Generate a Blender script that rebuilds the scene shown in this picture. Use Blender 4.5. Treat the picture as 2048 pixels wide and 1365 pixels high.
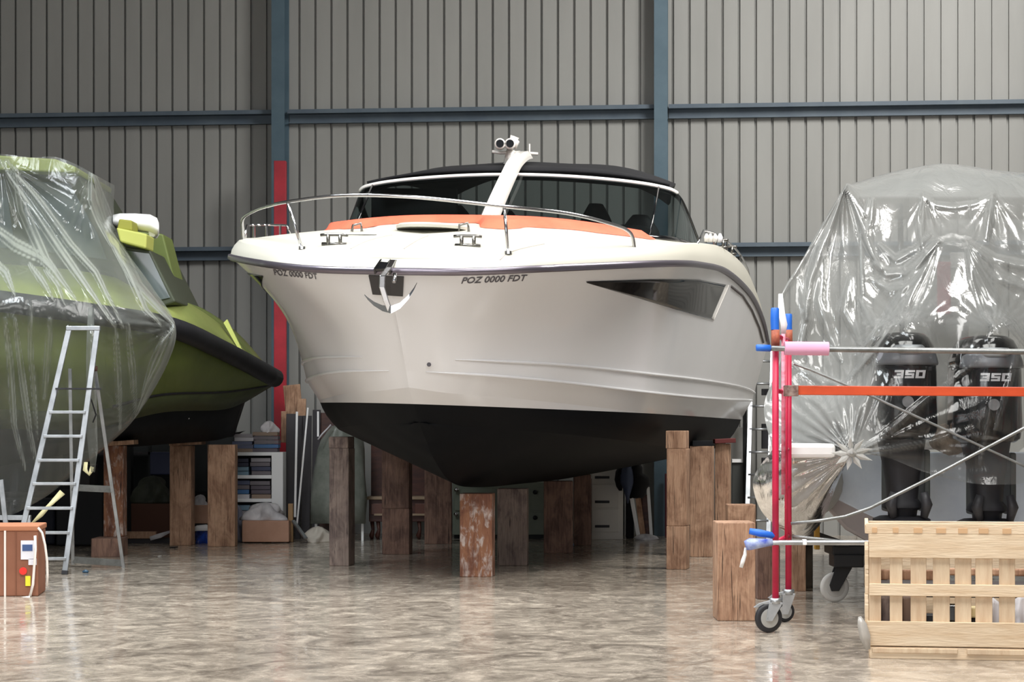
import bpy, bmesh, math, random
from math import sin, cos, pi, atan2, sqrt, exp, radians
from mathutils import Vector, Matrix
from mathutils.bvhtree import BVHTree

for o in list(bpy.data.objects):
    bpy.data.objects.remove(o)
scene = bpy.context.scene
COL = scene.collection
random.seed(7)

# ------------------------------------------------------------------ camera
F = 4380.0; HC = 1.5; HY = 850.0; CX = 1024.0
cam_d = bpy.data.cameras.new('camera'); cam = bpy.data.objects.new('camera', cam_d); COL.objects.link(cam)
cam_d.sensor_width = 36; cam_d.lens = 36*F/2048; cam_d.shift_y = (HY-682.5)/2048
cam_d.clip_end = 300
cam.location = (0, 0, HC); cam.rotation_euler = (pi/2, 0, 0)
scene.camera = cam

# ------------------------------------------------------------------ world and lights
w = bpy.data.worlds.new('world'); scene.world = w; w.use_nodes = True
bg = w.node_tree.nodes['Background']
bg.inputs[0].default_value = (0.86, 0.92, 1.0, 1); bg.inputs[1].default_value = 0.18

def area(name, loc, target, sx, sy, power, col, spread=180):
    d = bpy.data.lights.new(name, 'AREA'); d.shape = 'RECTANGLE'; d.size = sx; d.size_y = sy
    d.energy = power; d.color = col; d.spread = math.radians(spread)
    o = bpy.data.objects.new(name, d); COL.objects.link(o); o.location = loc
    o.rotation_euler = (Vector(target)-Vector(loc)).to_track_quat('-Z', 'Y').to_euler()
    return o
area('roof_lamp', (5.6, 21.5, 9.5), (4.2, 27.5, 3), 3.0, 5.0, 1350, (1.0, 0.98, 0.94))
area('roof_lamp', (0.8, 19.0, 9.6), (0.4, 21.0, 0), 3.5, 3.5, 300, (1.0, 0.985, 0.96), 130)
area('roof_lamp', (-5.0, 18.5, 9.3), (-5.0, 19.0, 0), 3.0, 3.0, 600, (0.90, 0.96, 1.0), 130)
area('roof_lamp', (3.5, 11.0, 9.3), (3.5, 13.0, 0), 5.0, 4.0, 620, (1.0, 0.985, 0.96), 130)
area('roof_lamp', (-4.0, 11.0, 9.3), (-4.0, 13.0, 0), 4.0, 4.0, 520, (1.0, 0.99, 0.97), 130)  # unseen lamp added to brighten the left of the floor
area('door_daylight', (-4.0, -1.0, 4.0), (-1.5, 20, 1.2), 10.0, 6.0, 740, (0.98, 0.985, 1.0))

scene.view_settings.view_transform = 'Standard'
scene.view_settings.look = 'None'
scene.view_settings.exposure = 0.0
scene.view_settings.gamma = 1
scene.view_settings.use_curve_mapping = False

# ------------------------------------------------------------------ helpers
def P(px, py, Y): return Vector(((px-CX)/F*Y, Y, HC-(py-HY)/F*Y))
def FY(py): return F*HC/(py-HY)
WL = {}
def wl(o): return WL.get(o.name, Vector((0, 0, 0))) if o else Vector((0, 0, 0))

class MB:
    def __init__(s): s.v = []; s.f = []
    def add(s, vs, fs):
        n = len(s.v); s.v += [Vector(a) for a in vs]; s.f += [tuple(i+n for i in f) for f in fs]; return s
    def box(s, lo, hi, rot=None, piv=None):
        x0, y0, z0 = lo; x1, y1, z1 = hi
        vs = [Vector(p) for p in ((x0,y0,z0),(x1,y0,z0),(x1,y1,z0),(x0,y1,z0),(x0,y0,z1),(x1,y0,z1),(x1,y1,z1),(x0,y1,z1))]
        if rot is not None:
            c = Vector(piv) if piv is not None else (Vector(lo)+Vector(hi))/2
            vs = [rot @ (q-c)+c for q in vs]
        return s.add(vs, [(0,3,2,1),(4,5,6,7),(0,1,5,4),(1,2,6,5),(2,3,7,6),(3,0,4,7)])
    def pbox(s, x0, x1, y0, y1, Y, depth, rot=None):      # front face given by its outline at distance Y
        a = P(x0, y1, Y); b = P(x1, y0, Y)
        return s.box((a.x, Y, a.z), (b.x, Y+depth, b.z), rot, (( a.x+b.x)/2, Y, a.z) if rot is not None else None)
    def beam(s, a, b, wx, wy, up=(0, 0, 1)):
        a = Vector(a); b = Vector(b); d = (b-a).normalized(); u = Vector(up)
        if abs(d.dot(u)) > .95: u = Vector((0, 1, 0))
        r = d.cross(u).normalized(); q = r.cross(d).normalized()
        vs = [p + r*i*wx/2 + q*j*wy/2 for p in (a, b) for i, j in ((-1,-1),(1,-1),(1,1),(-1,1))]
        return s.add(vs, [(0,1,2,3),(7,6,5,4),(0,4,5,1),(1,5,6,2),(2,6,7,3),(3,7,4,0)])
    def tube(s, pts, r, n=10, cap=True):
        pts = [Vector(p) for p in pts]; rs = r if isinstance(r, (list, tuple)) else [r]*len(pts)
        base = len(s.v); up = None
        for i, p in enumerate(pts):
            d = (pts[min(i+1, len(pts)-1)]-pts[max(i-1, 0)]).normalized()
            if up is None:
                up = Vector((0, 0, 1)) if abs(d.z) < .9 else Vector((0, 1, 0))
            a = d.cross(up).normalized(); b = a.cross(d).normalized(); up = b
            for k in range(n):
                t = 2*pi*k/n; s.v.append(p + (a*cos(t)+b*sin(t))*rs[i])
        for i in range(len(pts)-1):
            for k in range(n):
                k2 = (k+1) % n
                s.f.append((base+i*n+k, base+i*n+k2, base+(i+1)*n+k2, base+(i+1)*n+k))
        if cap:
            s.f.append(tuple(base+k for k in range(n))[::-1]); s.f.append(tuple(base+(len(pts)-1)*n+k for k in range(n)))
        return s
    def grid(s, rows, flip=False):
        n = len(rows[0]); base = len(s.v)
        for r in rows: s.v += [Vector(p) for p in r]
        for i in range(len(rows)-1):
            for j in range(n-1):
                q = (base+i*n+j, base+i*n+j+1, base+(i+1)*n+j+1, base+(i+1)*n+j)
                s.f.append(q[::-1] if flip else q)
        return s
    def prism(s, poly, d):                     # polygon of points, pushed along vector d
        n = len(poly); d = Vector(d); poly = [Vector(p) for p in poly]
        return s.add(poly+[p+d for p in poly], [tuple(range(n)), tuple(range(2*n-1, n-1, -1))] + [(i, i+n, (i+1) % n+n, (i+1) % n) for i in range(n)])
    def ring(s, secs, cap=True):               # closed sections, same count
        n = len(secs[0]); base = len(s.v)
        for r in secs: s.v += [Vector(p) for p in r]
        for i in range(len(secs)-1):
            for k in range(n):
                k2 = (k+1) % n
                s.f.append((base+i*n+k, base+i*n+k2, base+(i+1)*n+k2, base+(i+1)*n+k))
        if cap:
            s.f.append(tuple(base+k for k in range(n))[::-1]); s.f.append(tuple(base+(len(secs)-1)*n+k for k in range(n)))
        return s
    def build(s, name, mat, parent=None, smooth=False, bevel=0, origin=None, fixn=True, thick=0, seg=2, split=None):
        me = bpy.data.meshes.new(name)
        if parent: off = wl(parent)
        elif origin is not None: off = Vector(origin)
        else:
            xs = [v.x for v in s.v]; ys = [v.y for v in s.v]; zs = [v.z for v in s.v]
            off = Vector(((min(xs)+max(xs))/2, (min(ys)+max(ys))/2, min(zs)))
        me.from_pydata([v-off for v in s.v], [], s.f); me.update()
        if fixn:
            bm = bmesh.new(); bm.from_mesh(me); bmesh.ops.recalc_face_normals(bm, faces=bm.faces); bm.to_mesh(me); bm.free()
        if mat: me.materials.append(mat)
        if smooth:
            me.polygons.foreach_set('use_smooth', [True]*len(me.polygons))
            if split is not None:
                try: me.set_sharp_from_angle(angle=radians(split))
                except Exception: pass
        o = bpy.data.objects.new(name, me); COL.objects.link(o)
        if parent: o.parent = parent
        else: o.location = off
        WL[o.name] = off
        if thick:
            m = o.modifiers.new('solid', 'SOLIDIFY'); m.thickness = thick; m.offset = 0
        if bevel:
            m = o.modifiers.new('bevel', 'BEVEL'); m.width = bevel; m.segments = seg; m.limit_method = 'ANGLE'
        return o

def tag(o, label=None, cat=None, group=None, kind=None):
    if label: o['label'] = label
    if cat: o['category'] = cat
    if group: o['group'] = group
    if kind: o['kind'] = kind
    return o
def thing(name, loc, label, cat, group=None):
    o = bpy.data.objects.new(name, None); COL.objects.link(o); o.location = loc; o.empty_display_size = .2
    WL[o.name] = Vector(loc); return tag(o, label, cat, group)

# ------------------------------------------------------------------ materials
def srgb(r, g, b):
    f = lambda c: (c/255/12.92) if c/255 <= .04045 else ((c/255+.055)/1.055)**2.4
    return (f(r), f(g), f(b), 1)
MATS = {}
def mat(name, col, rough=.5, metal=0, coat=0, col2=None, scale=4, stretch=(1, 1, 1), bump=0, bscale=None, var=0.0, contrast=(.35, .65), spec=None, rough2=None):
    if name in MATS: return MATS[name]
    m = bpy.data.materials.new(name); m.use_nodes = True; nt = m.node_tree; b = nt.nodes['Principled BSDF']
    c1 = srgb(*col); b.inputs['Base Color'].default_value = c1
    b.inputs['Roughness'].default_value = rough; b.inputs['Metallic'].default_value = metal
    b.inputs['Coat Weight'].default_value = coat; b.inputs['Coat Roughness'].default_value = .06
    if spec is not None: b.inputs['Specular IOR Level'].default_value = spec
    tc = nt.nodes.new('ShaderNodeTexCoord'); mp = nt.nodes.new('ShaderNodeMapping'); mp.inputs['Scale'].default_value = stretch
    oi = nt.nodes.new('ShaderNodeObjectInfo'); cx = nt.nodes.new('ShaderNodeCombineXYZ'); sc = nt.nodes.new('ShaderNodeMath'); sc.operation = 'MULTIPLY'; sc.inputs[1].default_value = 37.0
    nt.links.new(oi.outputs['Random'], sc.inputs[0]); nt.links.new(sc.outputs[0], cx.inputs[0]); nt.links.new(sc.outputs[0], cx.inputs[1])
    nt.links.new(cx.outputs[0], mp.inputs['Location']); nt.links.new(tc.outputs['Object'], mp.inputs['Vector'])
    if col2 or rough2 is not None:
        n = nt.nodes.new('ShaderNodeTexNoise'); n.inputs['Scale'].default_value = scale; n.inputs['Detail'].default_value = 6; n.inputs['Roughness'].default_value = .62
        r = nt.nodes.new('ShaderNodeValToRGB'); r.color_ramp.elements[0].position = contrast[0]; r.color_ramp.elements[1].position = contrast[1]
        r.color_ramp.elements[0].color = c1; r.color_ramp.elements[1].color = srgb(*(col2 or col))
        nt.links.new(mp.outputs[0], n.inputs['Vector']); nt.links.new(n.outputs['Fac'], r.inputs[0])
        out = r.outputs[0]
        if var:
            h = nt.nodes.new('ShaderNodeHueSaturation'); mr = nt.nodes.new('ShaderNodeMapRange'); mr.inputs['To Min'].default_value = 1-var; mr.inputs['To Max'].default_value = 1+var
            nt.links.new(oi.outputs['Random'], mr.inputs['Value']); nt.links.new(mr.outputs[0], h.inputs['Value']); nt.links.new(out, h.inputs['Color']); out = h.outputs[0]
        nt.links.new(out, b.inputs['Base Color'])
        if rough2 is not None:
            mr = nt.nodes.new('ShaderNodeMapRange'); mr.inputs['From Min'].default_value = .3; mr.inputs['From Max'].default_value = .7
            mr.inputs['To Min'].default_value = rough; mr.inputs['To Max'].default_value = rough2
            nt.links.new(n.outputs['Fac'], mr.inputs['Value']); nt.links.new(mr.outputs[0], b.inputs['Roughness'])
    if bump:
        n2 = nt.nodes.new('ShaderNodeTexNoise'); n2.inputs['Scale'].default_value = bscale or scale*3; n2.inputs['Detail'].default_value = 4
        bp = nt.nodes.new('ShaderNodeBump'); bp.inputs['Strength'].default_value = bump; bp.inputs['Distance'].default_value = .02
        nt.links.new(mp.outputs[0], n2.inputs['Vector']); nt.links.new(n2.outputs['Fac'], bp.inputs['Height']); nt.links.new(bp.outputs[0], b.inputs['Normal'])
    MATS[name] = m; return m

def timber(name, col, col2, dark, light=None, var=.12, sc=3.0):
    m = bpy.data.materials.new(name); m.use_nodes = True; nt = m.node_tree; b = nt.nodes['Principled BSDF']; N = nt.nodes.new; L = nt.links.new
    tc = N('ShaderNodeTexCoord'); oi = N('ShaderNodeObjectInfo'); mu = N('ShaderNodeMath'); mu.operation = 'MULTIPLY'; mu.inputs[1].default_value = 53.0
    cx = N('ShaderNodeCombineXYZ'); L(oi.outputs['Random'], mu.inputs[0]); L(mu.outputs[0], cx.inputs[0]); L(mu.outputs[0], cx.inputs[2])
    def noise(scale, st, det=5, dist=0.4):
        mp = N('ShaderNodeMapping'); mp.inputs['Scale'].default_value = st; L(tc.outputs['Object'], mp.inputs['Vector']); L(cx.outputs[0], mp.inputs['Location'])
        n = N('ShaderNodeTexNoise'); n.inputs['Scale'].default_value = scale; n.inputs['Detail'].default_value = det; n.inputs['Roughness'].default_value = .65; n.inputs['Distortion'].default_value = dist; L(mp.outputs[0], n.inputs['Vector']); return n
    def ramp(n, a, b_):
        r = N('ShaderNodeMapRange'); r.inputs['From Min'].default_value = a; r.inputs['From Max'].default_value = b_; L(n.outputs['Fac'], r.inputs['Value']); return r
    def mixc(f, c1, c2):
        x = N('ShaderNodeMix'); x.data_type = 'RGBA'; L(f, x.inputs[0])
        for k, c in ((6, c1), (7, c2)):
            if isinstance(c, tuple): x.inputs[k].default_value = c
            else: L(c, x.inputs[k])
        return x.outputs[2]
    grain = ramp(noise(sc*3, (5, 5, .35), 8, .8), .35, .65); blot = ramp(noise(sc, (2, 2, 1.1), 4, .6), .42, .62); crack = ramp(noise(sc*2.2, (6, 6, .22), 3, 1.2), .62, .68)
    c = mixc(grain.outputs[0], srgb(*col), srgb(*col2)); 
    if light: c = mixc(ramp(noise(sc*2.4, (2.2, 2.2, .8), 8, .5), .50, .60).outputs[0], c, srgb(*light))
    c = mixc(blot.outputs[0], c, mixc(grain.outputs[0], srgb(*col2), srgb(*dark)))
    c = mixc(crack.outputs[0], c, srgb(*[int(v*.55) for v in dark]))
    h = N('ShaderNodeHueSaturation'); mr = N('ShaderNodeMapRange'); mr.inputs['To Min'].default_value = 1-var; mr.inputs['To Max'].default_value = 1+var
    L(oi.outputs['Random'], mr.inputs['Value']); L(mr.outputs[0], h.inputs['Value']); L(c, h.inputs['Color']); L(h.outputs[0], b.inputs['Base Color'])
    b.inputs['Roughness'].default_value = .8
    bp = N('ShaderNodeBump'); bp.inputs['Strength'].default_value = .5; bp.inputs['Distance'].default_value = .01; L(grain.outputs[0], bp.inputs['Height']); L(bp.outputs[0], b.inputs['Normal'])
    return m
M_wall = mat('wall_sheet', (150, 150, 147), .5, col2=(142, 142, 139), scale=.8, stretch=(2, 2, .4), spec=.3)
M_steel = mat('blue_grey_steel', (84, 104, 116), .5, col2=(74, 94, 106), scale=2, spec=.35)
M_girt = mat('girt_steel', (92, 104, 114), .5, col2=(80, 92, 104), scale=2, spec=.3)
M_roof = mat('roof_sheet', (120, 122, 124), .7)
M_red = mat('red_paint', (176, 26, 46), .5, col2=(150, 18, 36), scale=3)
M_white = mat('white_gelcoat', (232, 228, 222), .16, coat=.4)
M_deck = mat('deck_gelcoat', (190, 187, 175), .42, spec=.3)
M_cleat = mat('polished_steel', (128, 126, 122), .28, 1)
M_chrome = mat('chrome', (200, 200, 202), .15, 1)
M_alu = mat('aluminium', (188, 192, 196), .38, .85, col2=(160, 164, 168), scale=6)
M_galv = mat('galvanised_steel', (160, 162, 162), .42, .8, col2=(128, 130, 128), scale=8)
M_black = mat('black_rubber', (22, 22, 26), .55, col2=(34, 34, 40), scale=6)
M_blackgloss = mat('black_gloss', (10, 11, 14), .12, coat=.5)
M_winblack = mat('window_black', (14, 14, 18), .06, spec=.32)
M_canvas = mat('black_canvas', (14, 14, 18), .9, col2=(20, 20, 24), scale=5)
M_coral = mat('coral_vinyl', (244, 112, 84), .55, col2=(236, 98, 72), scale=3)
M_wood = timber('support_timber', (150, 118, 102), (118, 90, 78), (82, 60, 54))
M_wood2 = timber('weathered_timber', (152, 136, 126), (128, 110, 102), (78, 66, 66), var=.06)
M_woodred = timber('stained_timber', (158, 112, 82), (134, 88, 66), (96, 60, 48), light=(196, 180, 172), var=.04)
M_woodwarm = timber('warm_timber', (198, 162, 134), (170, 132, 106), (122, 90, 70), var=.08)
M_pine = mat('pale_pine', (226, 206, 178), .7, col2=(206, 180, 148), scale=3, stretch=(.7, 3, 6), bump=.2, bscale=16, var=.07)
M_pinev = mat('pale_pine_upright', (220, 198, 168), .7, col2=(196, 168, 138), scale=3, stretch=(5, 3, .7), bump=.2, bscale=16, var=.08)
M_card = mat('cardboard', (184, 144, 122), .8, col2=(170, 130, 108), scale=3)
M_card2 = mat('brown_carton', (150, 100, 76), .8, col2=(138, 90, 68), scale=3)
M_paper = mat('paper', (214, 212, 214), .7, col2=(188, 186, 192), scale=8)
M_green = mat('olive_green_paint', (118, 132, 68), .5, col2=(106, 120, 60), scale=2)
M_lgreen = mat('light_green_paint', (150, 160, 88), .5, col2=(138, 150, 80), scale=2)
M_dgreen = mat('dark_green_paint', (78, 88, 52), .6, col2=(66, 74, 46), scale=3)
M_yel = mat('yellow_green_foam', (188, 192, 100), .7)
M_antifoul = mat('black_antifouling', (18, 19, 23), .7, col2=(26, 28, 32), scale=4, spec=.2)
M_blue = mat('blue_tape', (40, 110, 214), .45)
M_pink = mat('pink_foam', (232, 170, 200), .85)
M_orange = mat('orange_paint', (232, 92, 48), .45, col2=(212, 78, 40), scale=4, stretch=(.5, 1, 1))
M_scaf = mat('crimson_paint', (206, 30, 74), .45, col2=(176, 22, 62), scale=5)
M_wheelw = mat('white_plastic', (206, 204, 200), .5)
M_ribgrey = mat('grey_tube_fabric', (186, 186, 182), .6, col2=(170, 170, 168), scale=3)
M_transom = mat('pale_blue_gelcoat', (226, 236, 248), .4, col2=(206, 218, 234), scale=2)
M_cab = mat('beige_cabinet', (218, 214, 206), .5)
M_ggrey = mat('green_grey_cabinet', (128, 134, 120), .55, col2=(116, 124, 110), scale=3)
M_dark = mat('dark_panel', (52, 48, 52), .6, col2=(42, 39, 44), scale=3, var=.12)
M_mahog = mat('dark_brown_wood', (84, 46, 34), .5, col2=(62, 32, 26), scale=5, stretch=(1, 1, 4))
M_shelf = mat('white_laminate', (240, 242, 244), .5)
M_navy = mat('navy_cloth', (38, 46, 66), .85, col2=(28, 34, 50), scale=8, bump=.5, bscale=10)
M_denim = mat('slate_blue_cloth', (74, 84, 108), .85, bump=.5, bscale=10)
M_blackcl = mat('black_cloth', (16, 16, 20), .9, bump=.5, bscale=10)
M_tarp = mat('dark_green_tarpaulin', (66, 70, 56), .6, col2=(44, 48, 40), scale=4, bump=.6, bscale=7)
M_bluebag = mat('blue_plastic_bag', (26, 70, 170), .4, col2=(14, 30, 90), scale=12, bump=.6, bscale=14)
M_sticker = mat('white_label', (232, 232, 240), .5)
M_bluep = mat('blue_print', (58, 84, 134), .5)
M_redp = mat('red_sticker', (236, 50, 40), .5)
M_yelp = mat('yellow_sticker', (238, 232, 50), .5)
M_strap = mat('white_strap', (236, 228, 220), .5)
M_stripw = mat('white_strip', (244, 244, 244), .6)
M_letter = mat('grey_lettering', (78, 74, 80), .5)
M_letterw = mat('white_lettering', (240, 240, 244), .5)
M_grey = mat('grey_cowl', (128, 130, 136), .3, coat=.3)
M_redcl = mat('red_cloth', (190, 60, 84), .8)
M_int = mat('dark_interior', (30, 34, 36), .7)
M_yband = mat('lime_strip', (222, 232, 128), .5)

def m_glass():
    m = bpy.data.materials.new('tinted_glass'); m.use_nodes = True; nt = m.node_tree; nt.nodes.clear()
    o = nt.nodes.new('ShaderNodeOutputMaterial'); t = nt.nodes.new('ShaderNodeBsdfTransparent'); t.inputs[0].default_value = (.20, .24, .24, 1)
    g = nt.nodes.new('ShaderNodeBsdfGlossy'); g.inputs['Roughness'].default_value = .04; g.inputs[0].default_value = (.8, .86, .88, 1)
    mx = nt.nodes.new('ShaderNodeMixShader'); fr = nt.nodes.new('ShaderNodeFresnel'); fr.inputs[0].default_value = 1.5
    nt.links.new(fr.outputs[0], mx.inputs[0]); nt.links.new(t.outputs[0], mx.inputs[1]); nt.links.new(g.outputs[0], mx.inputs[2]); nt.links.new(mx.outputs[0], o.inputs[0])
    return m
M_glass = m_glass()

def m_plastic(name, clear, tint, bscale=3.0, bump=.5):
    m = bpy.data.materials.new(name); m.use_nodes = True; nt = m.node_tree; nt.nodes.clear(); N = nt.nodes.new; L = nt.links.new
    o = N('ShaderNodeOutputMaterial'); t = N('ShaderNodeBsdfTransparent'); t.inputs[0].default_value = (.94, .95, .94, 1)
    d = N('ShaderNodeBsdfDiffuse'); d.inputs[0].default_value = srgb(*tint)
    tl = N('ShaderNodeBsdfTranslucent'); tl.inputs[0].default_value = srgb(*tint)
    g = N('ShaderNodeBsdfGlossy'); g.inputs['Roughness'].default_value = .13; g.inputs[0].default_value = (1, 1, 1, 1)
    tc = N('ShaderNodeTexCoord'); n = N('ShaderNodeTexNoise'); n.inputs['Scale'].default_value = bscale; n.inputs['Detail'].default_value = 5; n.inputs['Distortion'].default_value = 1.2
    mp = N('ShaderNodeMapping'); mp.inputs['Scale'].default_value = (2.2, 1, .8); L(tc.outputs['Object'], mp.inputs[0]); L(mp.outputs[0], n.inputs['Vector'])
    b = N('ShaderNodeBump'); b.inputs['Strength'].default_value = bump; b.inputs['Distance'].default_value = .06; L(n.outputs['Fac'], b.inputs['Height'])
    for s_ in (d, tl, g): L(b.outputs[0], s_.inputs['Normal'])
    m1 = N('ShaderNodeMixShader'); m1.inputs[0].default_value = .45; L(d.outputs[0], m1.inputs[1]); L(tl.outputs[0], m1.inputs[2])
    m2 = N('ShaderNodeMixShader'); lw = N('ShaderNodeLayerWeight'); lw.inputs[0].default_value = .35; L(b.outputs[0], lw.inputs['Normal'])
    # thin film reads denser where it is seen edge-on
    mr = N('ShaderNodeMapRange'); mr.inputs['From Min'].default_value = 0; mr.inputs['From Max'].default_value = .8
    mr.inputs['To Min'].default_value = 1-clear; mr.inputs['To Max'].default_value = min(1, 1-clear+.45)
    at = N('ShaderNodeAttribute'); at.attribute_name = 'crumple'; mu = N('ShaderNodeMath'); mu.operation = 'MULTIPLY'; mu.use_clamp = True
    L(lw.outputs['Facing'], mr.inputs['Value']); L(mr.outputs[0], mu.inputs[0]); L(at.outputs['Fac'], mu.inputs[1]); L(mu.outputs[0], m2.inputs[0]); L(t.outputs[0], m2.inputs[1]); L(m1.outputs[0], m2.inputs[2])
    m3 = N('ShaderNodeMixShader'); fr = N('ShaderNodeFresnel'); fr.inputs[0].default_value = 1.42; L(b.outputs[0], fr.inputs['Normal'])
    L(fr.outputs[0], m3.inputs[0]); L(m2.outputs[0], m3.inputs[1]); L(g.outputs[0], m3.inputs[2]); L(m3.outputs[0], o.inputs[0])
    return m
M_sheetL = m_plastic('clear_film', .88, (190, 194, 188), bump=.3)
M_sheetR = m_plastic('milky_film', .60, (156, 158, 156), bscale=2.2, bump=.3)

def m_floor():
    m = bpy.data.materials.new('polished_concrete'); m.use_nodes = True; nt = m.node_tree; b = nt.nodes['Principled BSDF']; N = nt.nodes.new; L = nt.links.new
    tc = N('ShaderNodeTexCoord'); mp = N('ShaderNodeMapping'); mp.inputs['Scale'].default_value = (1, .8, 1); L(tc.outputs['Object'], mp.inputs[0])
    n = N('ShaderNodeTexNoise'); n.inputs['Scale'].default_value = 2.2; n.inputs['Detail'].default_value = 12; n.inputs['Roughness'].default_value = .74; n.inputs['Distortion'].default_value = 1.6
    L(mp.outputs[0], n.inputs['Vector'])
    r = N('ShaderNodeValToRGB'); r.color_ramp.elements[0].position = .36; r.color_ramp.elements[1].position = .64
    r.color_ramp.elements[0].color = srgb(118, 108, 98); r.color_ramp.elements[1].color = srgb(198, 186, 170); L(n.outputs['Fac'], r.inputs[0]); L(r.outputs[0], b.inputs['Base Color'])
    n2 = N('ShaderNodeTexNoise'); n2.inputs['Scale'].default_value = 5.0; n2.inputs['Distortion'].default_value = 1.5; n2.inputs['Detail'].default_value = 7; n2.inputs['Roughness'].default_value = .7; L(mp.outputs[0], n2.inputs['Vector'])
    mr = N('ShaderNodeMapRange'); mr.inputs['From Min'].default_value = .38; mr.inputs['From Max'].default_value = .66; mr.inputs['To Min'].default_value = .05; mr.inputs['To Max'].default_value = .30
    L(n2.outputs['Fac'], mr.inputs['Value']); L(mr.outputs[0], b.inputs['Roughness'])
    bp = N('ShaderNodeBump'); bp.inputs['Strength'].default_value = .12; bp.inputs['Distance'].default_value = .01
    n3 = N('ShaderNodeTexNoise'); n3.inputs['Scale'].default_value = 4; n3.inputs['Detail'].default_value = 5; L(mp.outputs[0], n3.inputs['Vector']); L(n3.outputs['Fac'], bp.inputs['Height']); L(bp.outputs[0], b.inputs['Normal'])
    b.inputs['Specular IOR Level'].default_value = .55
    return m
M_floor = m_floor()

def m_hull():
    m = bpy.data.materials.new('hull_paint'); m.use_nodes = True; nt = m.node_tree; b = nt.nodes['Principled BSDF']; N = nt.nodes.new; L = nt.links.new
    g = N('ShaderNodeNewGeometry'); sp = N('ShaderNodeSeparateXYZ'); L(g.outputs['Position'], sp.inputs[0])
    a = N('ShaderNodeMath'); a.operation = 'MULTIPLY_ADD'; a.inputs[1].default_value = .033; L(sp.outputs['X'], a.inputs[0]); L(sp.outputs['Z'], a.inputs[2])
    c = N('ShaderNodeMath'); c.operation = 'GREATER_THAN'; c.inputs[1].default_value = 1.66; L(a.outputs[0], c.inputs[0])
    mx = N('ShaderNodeMix'); mx.data_type = 'RGBA'; mx.inputs[6].default_value = srgb(10, 12, 16); mx.inputs[7].default_value = srgb(220, 219, 220); L(c.outputs[0], mx.inputs[0]); L(mx.outputs[2], b.inputs['Base Color'])
    mr = N('ShaderNodeMapRange'); mr.inputs['To Min'].default_value = .6; mr.inputs['To Max'].default_value = .17; L(c.outputs[0], mr.inputs['Value']); L(mr.outputs[0], b.inputs['Roughness'])
    mr2 = N('ShaderNodeMath'); mr2.operation = 'MULTIPLY'; mr2.inputs[1].default_value = .25; L(c.outputs[0], mr2.inputs[0]); L(mr2.outputs[0], b.inputs['Coat Weight'])
    b.inputs['Coat Roughness'].default_value = .05
    sl = N('ShaderNodeMapRange'); sl.inputs['To Min'].default_value = .12; sl.inputs['To Max'].default_value = .5; L(c.outputs[0], sl.inputs['Value']); L(sl.outputs[0], b.inputs['Specular IOR Level'])
    return m
M_hull = m_hull()

# ------------------------------------------------------------------ setting
A = radians(5.5)
WT = Vector((cos(A), -sin(A), 0)); WN = Vector((-sin(A), -cos(A), 0)); WO = Vector((0, 30.0, 0))
def W(u, d, z): return WO + WT*u + WN*d + Vector((0, 0, z))
def wu(px):                                    # distance along the wall seen at this column
    k = (px-CX)/F
    return k*30.0/(cos(A)+k*sin(A))
floor = MB().box((-16, -25, -.2), (18, 33, 0)); tag(floor.build('floor', M_floor, origin=(0, 0, 0)), kind='structure')
mb = MB(); p = .224; g = .036; dep = .055; s_ = .005; u = -11.0; prof = []
while u < 11.5:
    prof += [(u, 0), (u+p-g, 0), (u+p-g+s_, -dep), (u+p-s_, -dep)]; u += p
mb.grid([[W(a, b, 0) for a, b in prof], [W(a, b, 10.5) for a, b in prof]])
mb.box((-14, 31.6, 0), (16, 31.8, 10.5))
tag(mb.build('wall_back', M_wall, origin=(0, 30, 0), fixn=False), 'tall ribbed sheet-metal hall wall', kind='structure')
tag(MB().box((-11.2, 6, 0), (-11, 31.5, 10.5)).build('wall_left', M_wall), kind='structure')
tag(MB().box((11.6, 6, 0), (11.8, 29.2, 10.5)).build('wall_right', M_wall), kind='structure')
tag(MB().box((-11.5, 5, 10.5), (12, 32, 10.7)).build('ceiling', M_roof), kind='structure')
UC = [wu(566), wu(1323), wu(566)-(wu(1323)-wu(566)), wu(1323)+(wu(1323)-wu(566))]
def wbox(mb, u0, u1, d0, d1, z0, z1):
    vs = [W(a, b, c) for c in (z0, z1) for a, b in ((u0, d0), (u1, d0), (u1, d1), (u0, d1))]
    return mb.add(vs, [(0,3,2,1),(4,5,6,7),(0,1,5,4),(1,2,6,5),(2,3,7,6),(3,0,4,7)])
for i, uc in enumerate(UC):
    mb = MB(); hw = .09
    wbox(mb, uc-hw, uc+hw, .33, .35, 0, 10.4); wbox(mb, uc-hw, uc+hw, .02, .04, 0, 10.4); wbox(mb, uc-.008, uc+.008, .04, .33, 0, 10.4)
    tag(mb.build('trim_%d' % (i+1), M_steel, fixn=True), kind='structure')
n = 5
US = sorted(UC)
for z in (3.90, 5.78, 7.7):
    for k in range(3):
        mb = MB(); a = US[k]+.1; b = US[k+1]-.1
        wbox(mb, a, b, .02, .20, z+.0, z+.055); wbox(mb, a, b, .01, .05, z-.11, z+.0); wbox(mb, a, b, .02, .11, z-.125, z-.11)
        tag(mb.build('trim_%d' % n, M_girt), kind='structure'); n += 1

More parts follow.
